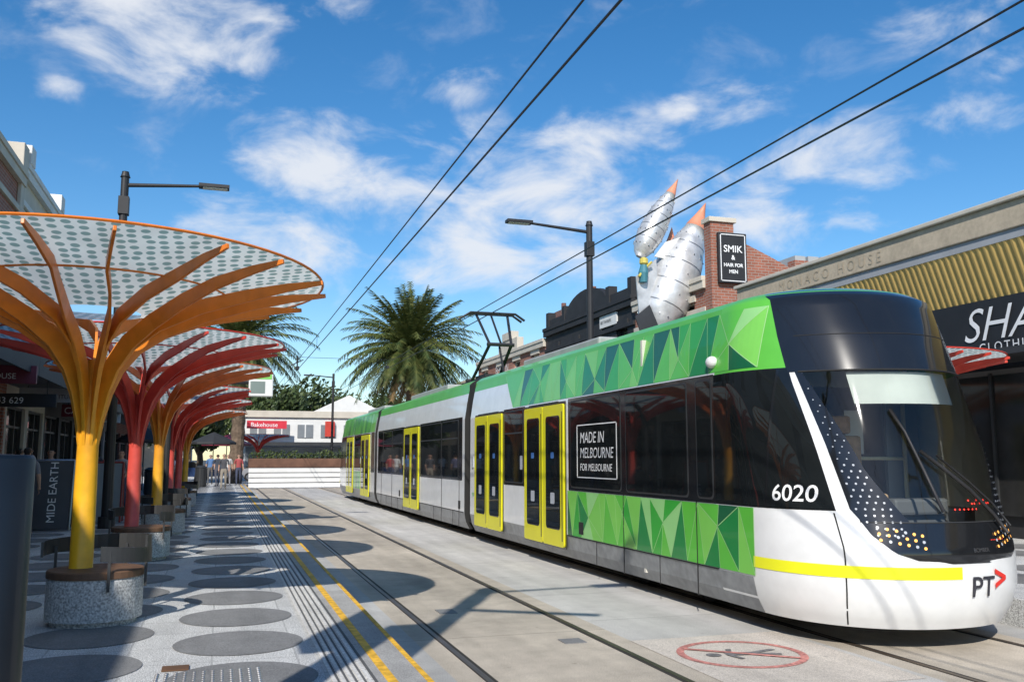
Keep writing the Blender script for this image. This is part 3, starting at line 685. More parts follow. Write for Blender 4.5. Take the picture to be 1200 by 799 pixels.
# ------------------------------------------------------------ buildings
brickr=brickmat('red_brick',(.34,.12,.075),(.25,.09,.055),(.3,.27,.24)); brickd=brickmat('dark_brick',(.2,.08,.06),(.15,.06,.05),(.22,.2,.18))
cream=M('cream_render',(.46,.38,.28),.85,var=.1,var2=.08,s2=12,bump=.15); creaml=M('cream_trim',(.55,.50,.42),.8,var=.08)
blackw=M('black_render',(.022,.022,.024),.7,var=.25,bump=.1); greyw=M('grey_render',(.32,.33,.35),.85,var=.1); whitew=M('white_render',(.68,.68,.66),.8,var=.06)
roofm=M('metal_roof',(.38,.4,.41),.45,var=.1); awnm=M('awning_dark',(.035,.037,.04),.6); maroon=M('maroon_sign',(.16,.02,.04),.5); soff=M('soffit',(.12,.12,.12),.8)
framed=M('frame_dark',(.05,.05,.05),.5)
def building(name,side,xf,y0,y1,h,wall,cols,storey=3.9,trim=creaml,depth=10,awn=None,parapet='flat',upwin=(1.0,1.7)):
    e=empty(name,(xf,(y0+y1)/2,0)); s=side
    def bx(b,d0,d1,a,c,z0,z1,mi=0):
        xs=sorted((xf+s*d0,xf+s*d1)); b.box(xs[0],xs[1],a,c,z0,z1,mi)
    ops=[]; cw=(y1-y0)/cols
    for i in range(cols):
        c=y0+cw*(i+.5)
        ops.append((c-cw*.42,c+cw*.42,.35+PZ,3.1,'shop'))
        if h>storey+2.6: ops.append((c-upwin[0]/2,c+upwin[0]/2,storey+1.0,storey+1.0+upwin[1],'win'))
    ys=sorted(set([y0,y1]+[o[0] for o in ops]+[o[1] for o in ops])); zs=sorted(set([0,h]+[o[2] for o in ops]+[o[3] for o in ops]))
    b=MB()
    for i in range(len(ys)-1):
        for j in range(len(zs)-1):
            yc=(ys[i]+ys[i+1])/2; zc=(zs[j]+zs[j+1])/2
            if any(o[0]<yc<o[1] and o[2]<zc<o[3] for o in ops): continue
            bx(b,-.3,0,ys[i],ys[i+1],zs[j],zs[j+1])
    bx(b,-depth,-.31,y0,y1,0,h-.5)
    bx(b,-depth,-.3,y0,y0+.25,h-.5,h-.15); bx(b,-depth,-.3,y1-.25,y1,h-.5,h-.15)
    b.obj('walls',wall,e)
    b=MB()
    for o in ops:
        bx(b,-.20,-.16,o[0],o[1],o[2],o[3],0)
        f=.06
        bx(b,-.158,-.08,o[0],o[0]+f,o[2],o[3],1); bx(b,-.158,-.08,o[1]-f,o[1],o[2],o[3],1)
        bx(b,-.158,-.08,o[0]+f,o[1]-f,o[3]-f,o[3],1); bx(b,-.158,-.08,o[0]+f,o[1]-f,o[2],o[2]+f,1)
        if o[4]=='win':
            m_=(o[2]+o[3])/2; bx(b,-.158,-.1,o[0]+f,o[1]-f,m_-.03,m_+.03,1)
            bx(b,.0015,.1,o[0]-.12,o[1]+.12,o[2]-.12,o[2]-.002,2); bx(b,.0015,.06,o[0]-.1,o[1]+.1,o[3]+.002,o[3]+.22,2)
        else:
            w_=o[1]-o[0]; bx(b,-.158,-.09,o[0]+w_*.62,o[0]+w_*.62+.06,o[2]+f,o[3]-f,1); bx(b,-.158,-.1,o[0]+f,o[1]-f,2.55,2.61,1)
    b.obj('windows_and_trim',[shopglass,framed if wall!=brickr else creaml,trim],e)
    b=MB(); bx(b,.002,.14,y0,y1,h-.28,h-.05); bx(b,-.4,.18,y0,y1,h-.05,h+.1); bx(b,.002,.08,y0,y1,h-1.0,h-.85)
    if parapet=='ped':
        c=(y0+y1)/2; bx(b,-.3,.05,c-1.6,c+1.6,h+.1,h+.7); bx(b,-.3,.1,c-.8,c+.8,h+.7,h+1.1)
    if parapet=='round':
        c=(y0+y1)/2
        n_=16; pts=[(c+2.3*math.cos(math.pi*k/n_),h+.1+1.0*math.sin(math.pi*k/n_)) for k in range(n_+1)]
        b.prism(pts,xf+s*.02,xf-s*.3)
        for yy in (y0+.2,y0+2.2,y1-2.5,y1-.5): bx(b,-.3,.05,yy,yy+.35,h+.1,h+.8)
        bx(b,-.25,.0,y0+.55,y0+2.2,h+.1,h+.45); bx(b,-.25,.0,y1-2.15,y1-.5,h+.1,h+.45)
    b.obj('cornice',trim,e,bevel=.01)
    if awn:
        b=MB(); bx(b,.002,awn,y0+.01,y1-.01,3.62,3.72,0); bx(b,awn,awn+.05,y0+.01,y1-.01,3.45,3.95,1)
        for yy in (y0+.3,y1-.3): 
            xs=xf+s*awn*.9; b.tube([(xs,yy,3.72),(xf,yy,5.2)],.02,6,1)
        b.obj('awning',[soff,awnm],e)
    return e,bx
B1,_=building('shop_building',1,-5.2,-12,9,7.5,cream,4,awn=1.5)
building('shop_building',1,-5.2,9,21,7.6,greyw,3,awn=1.5)
eL,bx=building('brick_shop_building',1,-5.2,21,25.8,9.0,brickr,2,awn=1.5,parapet='flat')
b=MB(); bx(b,.001,.10,21.0,21.4,3.9,9.0,0); bx(b,.001,.10,25.4,25.8,3.9,9.0,0); bx(b,-.3,.15,21,21.6,9.1,9.75); bx(b,-.3,.15,25.2,25.79,9.1,9.75); b.obj('pilasters',creaml,eL,bevel=.02)
eL2,bx=building('shop_building',1,-5.2,25.8,31.2,9.3,creaml,2,awn=1.5,trim=whitew)
b=MB(); bx(b,-.3,.2,25.85,26.4,9.4,9.9); bx(b,-.3,.2,30.6,31.2,9.4,9.9); b.obj('parapet_piers',whitew,eL2,bevel=.02)
building('shop_building',1,-5.2,31.2,40,6.6,blackw,3,awn=1.5); building('shop_building',1,-5.2,40,50,6.2,greyw,3,awn=1.5); building('brick_shop_building',1,-5.2,50,62,6.8,brickd,3,awn=1.5)
def hsign(y,w_,z0,z1,mat,txt,tmat,size,x0=-5.0):
    e=empty('hanging_shop_sign',(x0,y,0)); box('board',x0,x0+w_,y-.06,y+.06,z0,z1,mat,e,.01); text('lettering',txt,size,(x0+.08,y-.068,z0+(z1-z0)*.25),'-Y',tmat,e)
    b=MB(); b.tube([(x0+.2,y,z1),(x0+.2,y,3.63)],.01,4); b.tube([(x0+w_-.2,y,z1),(x0+w_-.2,y,3.63)],.01,4); b.obj('hangers',blackm,e)
hsign(20.2,1.45,3.22,3.58,maroon,'RIDGE HOUSE',textw,.16); hsign(26.3,1.45,3.2,3.56,M('grey_sign',(.4,.41,.42),.5),'URBAN ATTITUDE',textd,.155)
hsign(23,1.4,2.9,3.2,blackm,'943 629',textw,.2); hsign(33,1.3,3.1,3.5,maroon,'CAFE',textw,.3); hsign(38,1.3,3.1,3.5,whitew,'CAKES',textr,.26)
def aboard(x,y,w_,h,mat,txt,fr):
    e=empty('pavement_sign_board',(x,y,0)); b=MB()
    for s in (-1,1):
        b.add([(x-w_/2,y+s*.28,PZ+.03),(x+w_/2,y+s*.28,PZ+.03),(x+w_/2,y+s*.04,PZ+h),(x-w_/2,y+s*.04,PZ+h),
               (x-w_/2,y+s*.25,PZ+.03),(x+w_/2,y+s*.25,PZ+.03),(x+w_/2,y+s*.01,PZ+h),(x-w_/2,y+s*.01,PZ+h)],[(0,1,2,3),(4,5,6,7),(0,1,5,4),(1,2,6,5),(2,3,7,6),(3,0,4,7)],0)
        for xx in (-w_/2,w_/2): b.tube([(x+xx,y+s*.29,PZ),(x+xx,y+s*.035,PZ+h+.02)],.025,6,1)
        b.tube([(x-w_/2,y+s*.035,PZ+h+.02),(x+w_/2,y+s*.035,PZ+h+.02)],.025,6,1)
    b.obj('board',[mat,fr],e)
    vs,fs=text_data(txt,.22); sl_=(.28-.04)/(h-.03)
    mesh('lettering',[Vector((x-w_*.05-v.y+.15,y-.29+sl_*(v.x+.12),PZ+.15+v.x)) for v in vs],fs,textw,e)
aboard(-3.3,21.2,.8,1.4,M('board_dark',(.06,.065,.075),.5),'MIDE EARTH',steel); aboard(-2.45,23.3,.62,1.35,M('board_grey',(.2,.22,.22),.4),'MENU',M('board_red',(.25,.03,.02),.5)); aboard(-3.6,17.5,.6,1.1,blackm,'OPEN',steeld)
def cafe(x,y):
    e=empty('cafe_table_set',(x,y,0)); b=MB(); b.lathe((x,y),[(0,1.02),(.35,1.02),(.35,1.05),(0,1.052)],20,0); b.tube([(x,y,PZ),(x,y,1.02)],.03,8,1); b.lathe((x,y),[(.25,PZ),(.25,PZ+.02),(0,PZ+.03)],16,1)
    for s in (-1,1):
        cy_=y+s*.65; b.box(x-.2,x+.2,cy_-.2,cy_+.2,PZ+.43,PZ+.46,0); ys=cy_+s*.18; b.box(x-.2,x+.2,ys-.02,ys+.02,PZ+.6,PZ+.85,0)
        for dx in (-.18,.18):
            for dy in (-.18,.18): b.tube([(x+dx,cy_+dy,PZ),(x+dx,cy_+dy,PZ+(.85 if dy*s>0 else .44))],.012,5,1)
    b.obj('table_and_chairs',[wood,blackm],e)
for y in (26.5,29,32,35): cafe(-4.2,y)
def binn(x,y):
    e=empty('litter_bin',(x,y,0)); b=MB(); b.lathe((x,y),[(.24,PZ),(.27,PZ+.03),(.27,PZ+.95),(.29,PZ+.97),(.29,PZ+1.02),(.14,PZ+1.1),(.12,PZ+1.02)],20,0)
    for k in range(12): a=k*.5236; b.box(x+.28*math.cos(a)-.01,x+.28*math.cos(a)+.01,y+.28*math.sin(a)-.01,y+.28*math.sin(a)+.01,PZ+.06,PZ+.94,1)
    b.obj('drum_and_lid',[steeld,blackm],e)
binn(-2.9,28); binn(-2.6,40); binn(-.9,50)
# right side
gold=M('gold_corrugated',(.62,.42,.14),.5,metal=.1,var=.08)
e=empty('clothing_shop_building',(14,12,0)); b=MB()
b.box(14.02,24,-6,22,0,5.9); b.obj('walls',blackw,e)
box('parapet',13.55,24,-6,22,5.9,6.4,cream,e,.02); box('coping',13.47,24.05,-6.05,22.05,6.403,6.5,creaml,e,.02); box('fascia_lower',13.6,14.02,-6,22,5.72,5.897,greyw,e)
vs=[];fs=[]; y=-6
while y<22:
    for yy,d in ((y,0),(y+.04,.018),(y+.08,.018),(y+.12,0)):
        vs+=[(13.62-d,yy,5.72),(13.97-d,yy,4.78)]
    y+=.16
for i in range(len(vs)//2-1): fs.append((2*i,2*i+1,2*i+3,2*i+2))
mesh('corrugated_cladding',vs,fs,gold,e)
box('sign_fascia',13.85,14.015,-6,22,3.7,4.76,blackm,e)
text('sign_lettering','SHAN',.92,(13.83,14.3,3.98),'-X',textw,e,bold=-.004,shear=.35); text('sign_subtitle','CLOTHING',.24,(13.83,13.9,3.76),'-X',textw,e,spacing=1.3)
text('parapet_lettering','MONACO HOUSE',.34,(13.54,20,6.0),'-X',M('faint_letter',(.42,.345,.25),.9),e,spacing=1.6)
b=MB()
for y in (-5,-1.5,2,5.5,9,12.5,16,19.5):
    b.box(13.9,13.96,y,y+2.5,.7,3.3,0); 
    for yy in (y,y+1.2,y+2.44): b.box(13.86,13.9,yy,yy+.06,.6,3.35,1)
b.obj('shopfront',[shopglass,steeld],e)
box('awning',12.6,13.84,-6,22,3.5,3.62,awnm,e)
building('shop_building',-1,14,22,24,6.0,greyw,1,awn=1.6)
e,bx=building('brick_shop_building',-1,14,24.42,29.5,7.2,brickr,2,awn=1.6)
g=[(13.95,0),(13.95,8.9),(14.75,8.9),(14.75,8.45),(16.0,7.95),(16.9,7.55),(16.9,7.9),(17.4,7.9),(17.4,7.4),(24,7.2),(24,0)]
n_=len(g); mesh('gable_wall',[(x,24.02,z) for x,z in g]+[(x,24.41,z) for x,z in g],[tuple(range(n_)),tuple(range(n_,2*n_))[::-1]]+[(i,(i+1)%n_,n_+(i+1)%n_,n_+i) for i in range(n_)],brickr,e)
b=MB(); b.box(13.88,14.82,23.95,24.46,8.903,9.05); b.obj('gable_cap',creaml,e,bevel=.01)
b=MB()
for i in range(12): b.box(17.6+i*.5,18.0+i*.5,25,29,7.4+.02*i,8.3+.01*i)
b.obj('rooftop_shed',roofm,e)
e=empty('salon_sign'); box('board',14.12,15.08,23.85,23.98,7.0,8.55,blackm,e,.01)
b=MB()
for (xa,xb,za,zb) in ((14.17,15.03,7.05,7.075),(14.17,15.03,8.475,8.5),(14.17,14.195,7.05,8.5),(15.005,15.03,7.05,8.5)): b.box(xa,xb,23.84,23.849,za,zb)
b.obj('border',textw,e)
for t,s,z in (('SMIK',.3,7.95),('&',.2,7.72),('HAIR FOR',.15,7.5),('MEN',.15,7.3)): text('lettering',t,s,(14.6,23.842,z),'-Y',textw,e,align='CENTER',bold=.004)
e,bx=building('black_shop_building',-1,14,29.5,39,7.5,blackw,4,trim=blackw,awn=1.6,parapet='round')
box('parapet_sign',13.93,13.99,31,32.6,6.75,7.2,whitew,e); text('parapet_lettering','BEST BARBERS',.16,(13.92,32.5,6.9),'-X',textd,e)
e,bx=building('brick_shop_building',-1,14,39,50.5,7.1,brickr,4,awn=1.6,parapet='ped'); text('wall_lettering','BERTON',.6,(13.98,47,6.2),'-X',whitew,e)
building('shop_building',-1,14,50.5,62,6.3,whitew,4,awn=1.6); building('shop_building',-1,14,62,80,6,cream,5,awn=1.6)
e=empty('gabled_roof'); mesh('roof',[(19,39,7),(19,55,7),(23,39,9),(23,55,9),(27,39,7),(27,55,7)],[(0,1,3,2),(2,3,5,4),(0,2,4),(1,3,5)],roofm,e)
e=empty('chimney_stacks'); b=MB()
for (x,y) in ((15.5,31),(15.2,36.5),(15.5,41)): b.box(x,x+.7,y,y+.9,6.5,8.9); b.tube([(x+.3,y+.4,8.9),(x+.3,y+.4,9.3)],.13,8)
b.obj('chimneys',brickd,e)
rk=empty('rocket_sculpture',(13.2,26,5.5)); silver=M('riveted_silver',(.6,.6,.6),.4,metal=.45,var=.25,scale=3,bump=.25,bscale=9); orange=M('orange_tip',(.7,.28,.16),.5,var=.15)
def torpedo(p0,p1,rmax):
    p0=Vector(p0);p1=Vector(p1)
    ts=[0,.04,.12,.25,.4,.55,.7,.8,.82,.9,1]; rs=[.25,.55,.82,1,1,.88,.62,.4,.38,.2,.01]
    b=MB(); b.tube([p0+(p1-p0)*t for t in ts[:8]],[r*rmax for r in rs[:8]],20,0); b.tube([p0+(p1-p0)*t for t in ts[7:]],[r*rmax for r in rs[7:]],20,1)
    for t in (.2,.35,.5,.65): 
        r=interp(t,ts,rs)*rmax+.006; b.tube([p0+(p1-p0)*(t-.003),p0+(p1-p0)*(t+.003)],r,20,2)
    ax=(p1-p0).normalized(); u=ax.orthogonal().normalized(); w_=ax.cross(u)
    for t in (.12,.275,.425,.575,.72):
        r=interp(t,ts,rs)*rmax+.004
        for k in range(14):
            a=2*math.pi*k/14; c_=p0+(p1-p0)*t+(u*math.cos(a)+w_*math.sin(a))*r; nn_=(u*math.cos(a)+w_*math.sin(a)); b.tube([c_-nn_*.03,c_+nn_*.02],[.03,.02],6,2)
    o=b.obj('rocket_body',[silver,orange,steel],rk); o.data.polygons.foreach_set('use_smooth',[len(p.vertices)==4 for p in o.data.polygons])
torpedo((12.85,26,5.6),(14.95,26,10.1),.82); torpedo((12.45,25.9,8.1),(13.85,25.8,10.75),.42); torpedo((13.6,26.4,6.0),(13.9,26.4,9.3),.5)
def fin(pts,y,mat=silver,th=.05):
    k=len(pts); mesh('fin',[(x,y,z) for x,z in pts]+[(x,y+th,z) for x,z in pts],[tuple(range(k)),tuple(range(k,2*k))]+[(i,(i+1)%k,k+(i+1)%k,k+i) for i in range(k)],mat,rk)
fin([(12.9,8.1),(13.3,8.6),(14.1,8.9),(14.6,9.3),(14.3,8.6),(13.7,8.0)],25.7,whitew); fin([(12.3,6.0),(12.2,7.4),(12.9,8.0),(13.0,6.6)],25.6); fin([(12.5,5.0),(12.1,6.1),(12.6,6.5),(13.0,5.6)],25.5,steeld)
b=MB(); b.tube([(12.4,25.5,7.2),(12.4,25.5,7.5),(12.42,25.5,7.75)],[.12,.16,.1],10,0); b.tube([(12.42,25.5,7.72),(12.42,25.5,7.8),(12.42,25.5,7.95),(12.42,25.5,8.0)],[.06,.14,.13,.03],10,1)
b.tube([(12.4,25.5,7.6),(12.2,25.4,7.35)],.04,6,1); b.tube([(12.4,25.5,7.6),(12.65,25.4,7.85)],.04,6,1)
b.obj('rider_figure',[M('figure_green',(.05,.2,.25),.6),M('figure_yellow',(.6,.5,.1),.6)],rk)
b=MB(); b.tube([(13.3,26,3.7),(13.3,26,6)],.15,8); b.tube([(13.9,26,4.5),(13.9,26,7)],.1,8); b.box(12.8,14.1,25.4,26.8,5.0,5.5); b.obj('mount',steeld,rk)

# ------------------------------------------------------------ far end
e=empty('terraced_planter_wall'); b=MB()
for k in range(4): b.box(1.7,9.5,58+k*.25,58.25+k*.25,.0+k*.3,.25+k*.3,0); 
for k in range(4): b.box(1.75,9.45,58.02+k*.25,58.26+k*.25,.25+k*.3,.3+k*.3,1)
b.obj('steps',[white2,steeld],e); box('corten_planter',1.7,9.5,59.05,60.5,1.15,1.75,M('corten',(.14,.07,.045),.8,var=.3),e)
def leafmat(name,c1,c2,sc=1.5):
    m,n,b=nt(name); b.inputs['Roughness'].default_value=.6; g=n.nodes.new('ShaderNodeNewGeometry'); no=n.nodes.new('ShaderNodeTexNoise'); no.inputs['Scale'].default_value=sc
    n.links.new(g.outputs['Position'],no.inputs['Vector']); mr=n.nodes.new('ShaderNodeMapRange'); mr.inputs[1].default_value=.35; mr.inputs[2].default_value=.65; n.links.new(no.outputs[0],mr.inputs[0])
    mx=n.nodes.new('ShaderNodeMix'); mx.data_type='RGBA'; mx.inputs[6].default_value=(*c1,1); mx.inputs[7].default_value=(*c2,1); n.links.new(mr.outputs[0],mx.inputs[0]); n.links.new(mx.outputs[2],b.inputs['Base Color'])
    return m
leaf=leafmat('foliage',(.03,.055,.015),(.08,.11,.03)); palmleaf=leafmat('palm_leaf',(.04,.07,.015),(.12,.13,.03),2.5); deadleaf=M('dead_frond',(.22,.14,.06),.9,var=.3); bark=M('palm_bark',(.14,.10,.07),.95,var=.35,scale=6,bump=1,bscale=14)
def leafcloud(b,c,r,n_,size,mi=0,rr=R):
    for _ in range(n_):
        while True:
            p=Vector((rr.uniform(-1,1),rr.uniform(-1,1),rr.uniform(-1,1)))
            if .3<p.length<1: break
        p=Vector((p.x*r[0],p.y*r[1],p.z*r[2]))+Vector(c); a=Vector((rr.gauss(0,1),rr.gauss(0,1),rr.gauss(0,1))).normalized(); d=a.orthogonal().normalized(); f=a.cross(d); s=size*rr.uniform(.6,1.4)
        b.add([p-d*s,p+f*s*.45,p+d*s,p-f*s*.45],[(0,1,2,3)],mi)
b=MB(); 
for k in range(26): leafcloud(b,(1.9+k*.3,59.8,1.9+R.uniform(-.1,.15)),(.3,.5,.3),60,.09)
b.obj('hedge',leaf)
def tree(x,y,h,r,seed,nl=1500):
    rr=random.Random(seed); e=empty('leafy_tree',(x,y,0)); b=MB(); b.tube([(x,y,0),(x+.1,y,h*.3),(x,y+.1,h*.55)],[.3,.22,.15],8,0)
    cs=[]
    for k in range(11):
        a=rr.uniform(0,6.28); q=rr.uniform(.2,.75)*r; c=(x+q*math.cos(a),y+q*math.sin(a),h*rr.uniform(.5,.88)); cs.append(c); b.tube([(x,y,h*.35),((x+c[0])/2,(y+c[1])/2,(h*.4+c[2])/2),c],[.12,.07,.02],5,0)
    for c in cs: leafcloud(b,c,(r*.42,r*.42,r*.3),nl//11,.28,1,rr)
    b.obj('trunk_and_crown',[bark,leaf],e)
for i,(x,y,h,r) in enumerate([(3,96,9.5,4.5),(9,98,10.5,4.5),(14,100,10,5),(-3,95,9.5,4.5),(-9,92,9,4.5),(20,104,10,5),(27,100,10,5),(-2.8,66,6.5,3),(-14,90,10,5),(6,94,10,4),(-1.5,72,5.5,2.6)]): tree(x,y,h,r,i,2400)
def palm(x,y,h,L_,seed,nf=150):
    rr=random.Random(seed); e=empty('palm_tree',(x,y,0)); b=MB()
    zs=[h*k/24 for k in range(25)]; b.tube([(x+.15*math.sin(z*.3),y,z) for z in zs],[(.42 if i%2 else .37)*(1.15-.25*i/24) for i in range(25)],12,0)
    for k in range(70):
        a=rr.uniform(0,6.28); z=h-rr.uniform(0,1.5); rb=.42+.3*(1-(h-z)/1.5); b.tube([(x+.2*math.cos(a),y+.2*math.sin(a),z-.2),(x+rb*math.cos(a)*1.4,y+rb*math.sin(a)*1.4,z+.25)],[.1,.04],5,0)
    for k in range(nf):
        t=k/nf; el_=math.radians(84-128*t+rr.uniform(-9,9)); a=k*2.39996+rr.uniform(-.2,.2); Lf=L_*rr.uniform(.82,1.1)*(.8+.2*min(1,t*3)); dead=t>.95
        if t>.8: Lf*=.8
        p=Vector((x,y,h+.15)); d=Vector((math.cos(a)*math.cos(el_),math.sin(a)*math.cos(el_),math.sin(el_))); N_=20; st=Lf/N_; side=Vector((-math.sin(a),math.cos(a),0)); pts=[p.copy()]
        for i in range(N_):
            d.z-=.035+.055*(i/N_)*max(.2,math.cos(el_)); d.normalize(); p=p+d*st; pts.append(p.copy())
            if i>1:
                up=side.cross(d).normalized(); l=.62*math.sin(math.pi*min(1,(i/N_)*.82+.14))**.6*rr.uniform(.8,1.15)
                for s in (-1,1):
                  for sub in (0,.5):
                    o=p-d*st*sub; tip=o+side*s*l*.7+d*l*.6+up*l*rr.uniform(-.05,.4)-Vector((0,0,l*.3)); wv=d*.045
                    b.add([o-wv,o+wv,tip+wv*.2,tip-wv*.2],[(0,1,2,3)],2 if dead else 1)
        b.tube(pts[::2],[.035*(1-.08*i) for i in range(len(pts[::2]))],3,2 if dead else 1,cap=False)
    b.obj('trunk_and_fronds',[bark,palmleaf,deadleaf],e)
palm(10.9,55,8.2,4.7,1,185); palm(.9,61,9.0,4.9,2,140); palm(-4.0,72,8.5,4.4,3,70)
e=empty('white_commercial_building',(7,80,0)); b=MB(); b.box(1.8,14,80,92,0,5.6,0); b.box(1.7,14.1,79.8,80,5.2,5.75,1)
b.add([(7.5,79.9,5.75),(13.5,79.9,5.75),(10.5,79.9,7.2),(7.5,92,5.75),(13.5,92,5.75),(10.5,92,7.2)],[(0,1,2),(3,5,4),(0,2,5,3),(1,4,5,2)],0)
for i in range(6): b.box(2.3+i*1.95,3.6+i*1.95,79.93,79.99,3.5,4.6,2); b.box(2.9+i*1.95,3.0+i*1.95,79.9,79.93,3.5,4.6,0)
b.box(2,13.8,79.9,79.98,.2,2.7,2); b.box(1.8,14,78.6,79.8,2.8,3.1,3)
b.obj('walls',[whitew,creaml,M('far_window',(.2,.22,.24),.2),steeld],e); box('red_sign',2.0,5.2,78.5,78.58,4.2,4.85,M('sign_red',(.6,.03,.05),.5),e); text('sign_text','Bakehouse',.5,(2.3,78.49,4.35),'-Y',textw,e)
box('red_panel',8.5,9.3,79.8,79.88,3.6,4.9,M('panel_red',(.55,.05,.03),.5),e)
building('shop_building',1,-12,80,110,7,cream,5)
b=MB(); b.box(-40,-3,98,110,0,7.5); b.box(14.5,50,96,110,0,7); b.obj('background_buildings',creaml)
plz=sheet('plaza_pavement',-12,14.3,56.01,110,.02,c_plat)
def umb(x,y,z,r,mat):
    e=empty('cafe_umbrella',(x,y,0)); b=MB(); b.tube([(x,y,PZ if y<56 else 0),(x,y,z+.6)],.03,8,1); b.lathe((x,y),[(r,z-.12),(r,z),(r*.5,z+.33),(.02,z+.6)],8,0); b.obj('canopy_and_pole',[mat,steeld],e)
umb(-.4,57.5,2.7,1.3,awnm); umb(-3.4,46,2.6,1.3,M('umb_dark',(.04,.03,.03),.8)); umb(.4,64,2.7,1.6,maroon)
def car(x,y,col,ang=math.pi/2):
    e=empty('parked_car',(x,y,0)); b=MB()
    lo=[(-2.15,.3),(-2.2,.65),(-2.1,.85),(-1.2,.98),(1.5,.98),(2.1,.92),(2.15,.55),(2.1,.3)]
    b.prism(lo,-.87,.87,0); b.prism([(-1.3,.975),(-.6,1.42),(.9,1.44),(1.75,.975)],-.74,.74,1); b.prism([(-.62,1.425),(.92,1.445),(.85,1.48),(-.5,1.47)],-.7,.7,0)
    for yy in (-1.35,1.35):
        for s in (-1,1): b.tube([(s*.7,yy,.33),(s*.89,yy,.33)],.33,16,2); b.tube([(s*.89,yy,.33),(s*.9,yy,.33)],.19,12,3)
    for s in (-1,1): b.box(s*.6-.18,s*.6+.18,-2.21,-2.12,.66,.8,3); b.box(s*.72-.03,s*.72+.03,-.6,.9,.97,1.0,0)
    ca,sa=math.cos(ang),math.sin(ang); b.v=[(x+px*ca-py*sa,y+px*sa+py*ca,pz+.02) for px,py,pz in b.v]
    b.obj('body_and_wheels',[col,shopglass,rubber,steel],e,bevel=.04)
car(3.5,74,M('car_silver',(.5,.5,.52),.3,metal=.5)); car(9.2,73,M('car_white',(.7,.7,.7),.3,coat=.5)); car(-2.5,78,M('car_blue',(.03,.06,.15),.3,coat=.5))
def bicycle(x,y):
    e=empty('bicycle',(x,y,0)); b=MB()
    for dy in (-.52,.52):
        b.tube([(x,y+dy+.33*math.cos(2*math.pi*k/20),PZ+.34+.33*math.sin(2*math.pi*k/20)) for k in range(21)],.018,5,0,cap=False)
        for k in range(8): b.tube([(x,y+dy,PZ+.34),(x,y+dy+.33*math.cos(k*.785),PZ+.34+.33*math.sin(k*.785))],.003,3,1)
    f=lambda a,c:b.tube([(x,y+a[0],PZ+a[1]),(x,y+c[0],PZ+c[1])],.016,6,2)
    f((-.52,.34),(-.02,.3));f((-.02,.3),(-.2,.85));f((-.2,.78),(.35,.8));f((-.02,.3),(.36,.72));f((.34,.9),(.52,.34));f((-.52,.34),(-.18,.76))
    b.tube([(x-.25,y+.36,PZ+.98),(x,y+.33,PZ+.95),(x+.25,y+.36,PZ+.98)],.014,6,0); b.tube([(x,y+.34,PZ+.9),(x,y+.33,PZ+.96)],.014,6,1); b.box(x-.06,x+.06,y-.32,y-.08,PZ+.86,PZ+.9,0)
    b.obj('frame_and_wheels',[rubber,steel,blackp],e)
bicycle(-2.0,41); bicycle(-2.5,42)

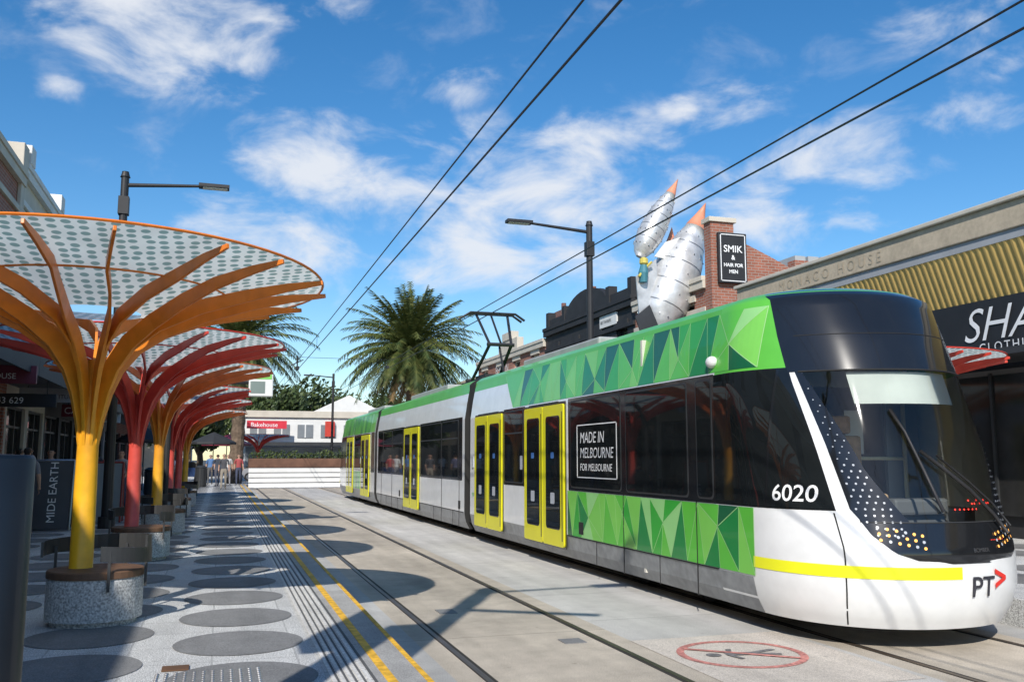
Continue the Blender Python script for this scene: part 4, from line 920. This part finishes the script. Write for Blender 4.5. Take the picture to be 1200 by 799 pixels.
# ------------------------------------------------------------ people
skin=M('skin',(.45,.27,.19),.6,var=.05)
def person(x,y,z,head,shirt,pants,hair=(.03,.02,.015),stride=.3,h=1.7,arm=0.2,longhair=False):
    e=empty('person',(x,y,z)); k=h/1.7
    J={}; V=[];E=[];Rd=[]
    def v(nm,p,r,par=None):
        J[nm]=len(V); V.append((p[0]*k,p[1]*k,p[2]*k)); Rd.append((r[0]*k,r[1]*k) if isinstance(r,tuple) else (r*k,r*k))
        if par is not None: E.append((J[par],J[nm]))
    s=stride
    v('pel',(0,0,.92),(.15,.115)); v('waist',(0,0,1.07),(.125,.095),'pel'); v('chest',(0,.0,1.25),(.155,.11),'waist'); v('up',(0,0,1.38),(.12,.085),'chest'); v('neck',(0,.01,1.46),.052,'up'); v('jaw',(0,.025,1.53),(.06,.07),'neck'); v('head',(0,.015,1.60),(.078,.092),'jaw'); v('crown',(0,0,1.67),(.062,.075),'head')
    for sd_,n1 in ((-1,'l'),(1,'r')):
        st=s*sd_
        v(n1+'hip',(sd_*.09,0,.86),.092,'pel'); v(n1+'kn',(sd_*.095,st*.28+.03,.48),.06,n1+'hip'); v(n1+'cf',(sd_*.095,st*.35-.02*abs(st),.3),.052,n1+'kn'); v(n1+'an',(sd_*.095,st*.62-(.06 if st<0 else 0),.09),.037,n1+'cf'); v(n1+'to',(sd_*.11,st*.62+.15,.035),(.04,.03),n1+'an')
        ar=-st*.6
        v(n1+'sh',(sd_*.175,0,1.37),.058,'up'); v(n1+'el',(sd_*.225,ar*.25-.02,1.10),.042,n1+'sh'); v(n1+'wr',(sd_*.235,ar*.7+.05+arm*.3,.87+arm*.3),.028,n1+'el'); v(n1+'ha',(sd_*.235,ar*.8+.07+arm*.36,.80+arm*.3),(.024,.038),n1+'wr')
    me=bpy.data.meshes.new('b'); me.from_pydata(V,E,[]); o=bpy.data.objects.new('b',me); COL.objects.link(o)
    o.modifiers.new('s','SKIN'); 
    for i,sv in enumerate(me.skin_vertices[0].data): sv.radius=Rd[i]; sv.use_root=(i==0)
    ss_=o.modifiers.new('ss','SUBSURF'); ss_.levels=2; ss_.render_levels=2
    dg=bpy.context.evaluated_depsgraph_get(); m2=bpy.data.meshes.new_from_object(o.evaluated_get(dg)); bpy.data.objects.remove(o)
    vs=[q.co.copy() for q in m2.vertices]; fs=[tuple(p.vertices) for p in m2.polygons]; fm=[]
    for p in m2.polygons:
        c=p.center/k; ax=abs(c.x)
        if c.z>1.47:
            hr=(c.z>1.645) or (c.y<-.02 and c.z>(1.4 if longhair else 1.53)) ; fm.append(2 if hr else 0)
        elif c.z>1.44 and ax<.1: fm.append(0)
        elif ax>.165 and c.z<1.16 and c.z>.7: fm.append(0)
        elif c.z>.96: fm.append(1)
        elif c.z>.07: fm.append(3)
        else: fm.append(4)
    b=MB(); b.v=[tuple(q) for q in vs]; b.f=fs; b.m=fm
    b.tube([(0,.09*k,1.595*k),(0,.118*k,1.57*k)],[.008*k,.014*k],5,0)
    for sd_ in (-1,1):
        b.tube([(sd_*.07*k,.01*k,1.57*k),(sd_*.088*k,.0,1.61*k)],[.012*k,.018*k],5,0); b.tube([(sd_*.03*k,.085*k,1.61*k),(sd_*.03*k,.1*k,1.61*k)],.009*k,5,2)
        hnd=Vector(V[J[('l' if sd_<0 else 'r')+'ha']])
        for f_ in range(4):
            o_=hnd+Vector((0,(f_-1.5)*.018,-.02))*k; b.tube([o_,o_+Vector((0,.008,-.04))*k,o_+Vector((-sd_*.012,.014,-.07+abs(f_-1.3)*.008))*k],[.009*k,.008*k,.006*k],5,0)
        b.tube([hnd+Vector((0,.03,.02))*k,hnd+Vector((-sd_*.02,.05,-.015))*k],[.01*k,.007*k],5,0)
    ca,sa=math.cos(head),math.sin(head)
    b.v=[(x+px*ca-py*sa,y+px*sa+py*ca,z+pz) for px,py,pz in b.v]
    b.obj('figure',[skin,M('shirt',shirt,.85),M('hair',hair,.8),M('trousers',pants,.85),M('shoes',(.05,.05,.05),.6)],e,smooth=True)
PI=math.pi
person(1.0,53,PZ,PI,(.35,.07,.07),(.05,.06,.1),stride=.3); person(.45,54,PZ,PI+.1,(.6,.6,.58),(.2,.2,.22),stride=-.3,longhair=True); person(-.1,51,PZ,.2,(.05,.06,.08),(.08,.08,.1),stride=.35)
person(-3.0,37,PZ,PI,(.08,.25,.3),(.3,.28,.25),stride=.35); person(-3.4,28.5,PZ,0,(.04,.04,.05),(.03,.03,.05),stride=-.3,h=1.78); person(-3.0,32,PZ,2.8,(.55,.5,.45),(.05,.07,.15),stride=.25,longhair=True,hair=(.12,.06,.03))
person(-3.5,19.5,PZ,.1,(.2,.2,.22),(.04,.05,.08),stride=.3); person(-2.2,45,PZ,PI,(.5,.5,.5),(.06,.06,.1),stride=.3); person(-3.9,24.6,PZ,3.0,(.1,.1,.13),(.1,.08,.07),stride=.2)
person(-1.9,49,PZ,0.1,(.12,.12,.2),(.05,.05,.05),stride=.3); person(-2.5,26.5,PZ,2.6,(.3,.3,.32),(.05,.06,.1),stride=.25); person(-3.6,34,PZ,.3,(.45,.1,.08),(.06,.06,.07),stride=.3,longhair=True); person(-.5,55,PZ,PI,(.1,.2,.4),(.1,.1,.1),stride=.3)
person(-4.2,22.5,PZ,-.3,(.5,.5,.52),(.05,.06,.12),stride=.2); person(.2,46,PZ,PI,(.07,.07,.08),(.25,.22,.18),stride=.3); person(-2.7,55.5,PZ,.4,(.6,.55,.5),(.1,.1,.12),stride=.3)
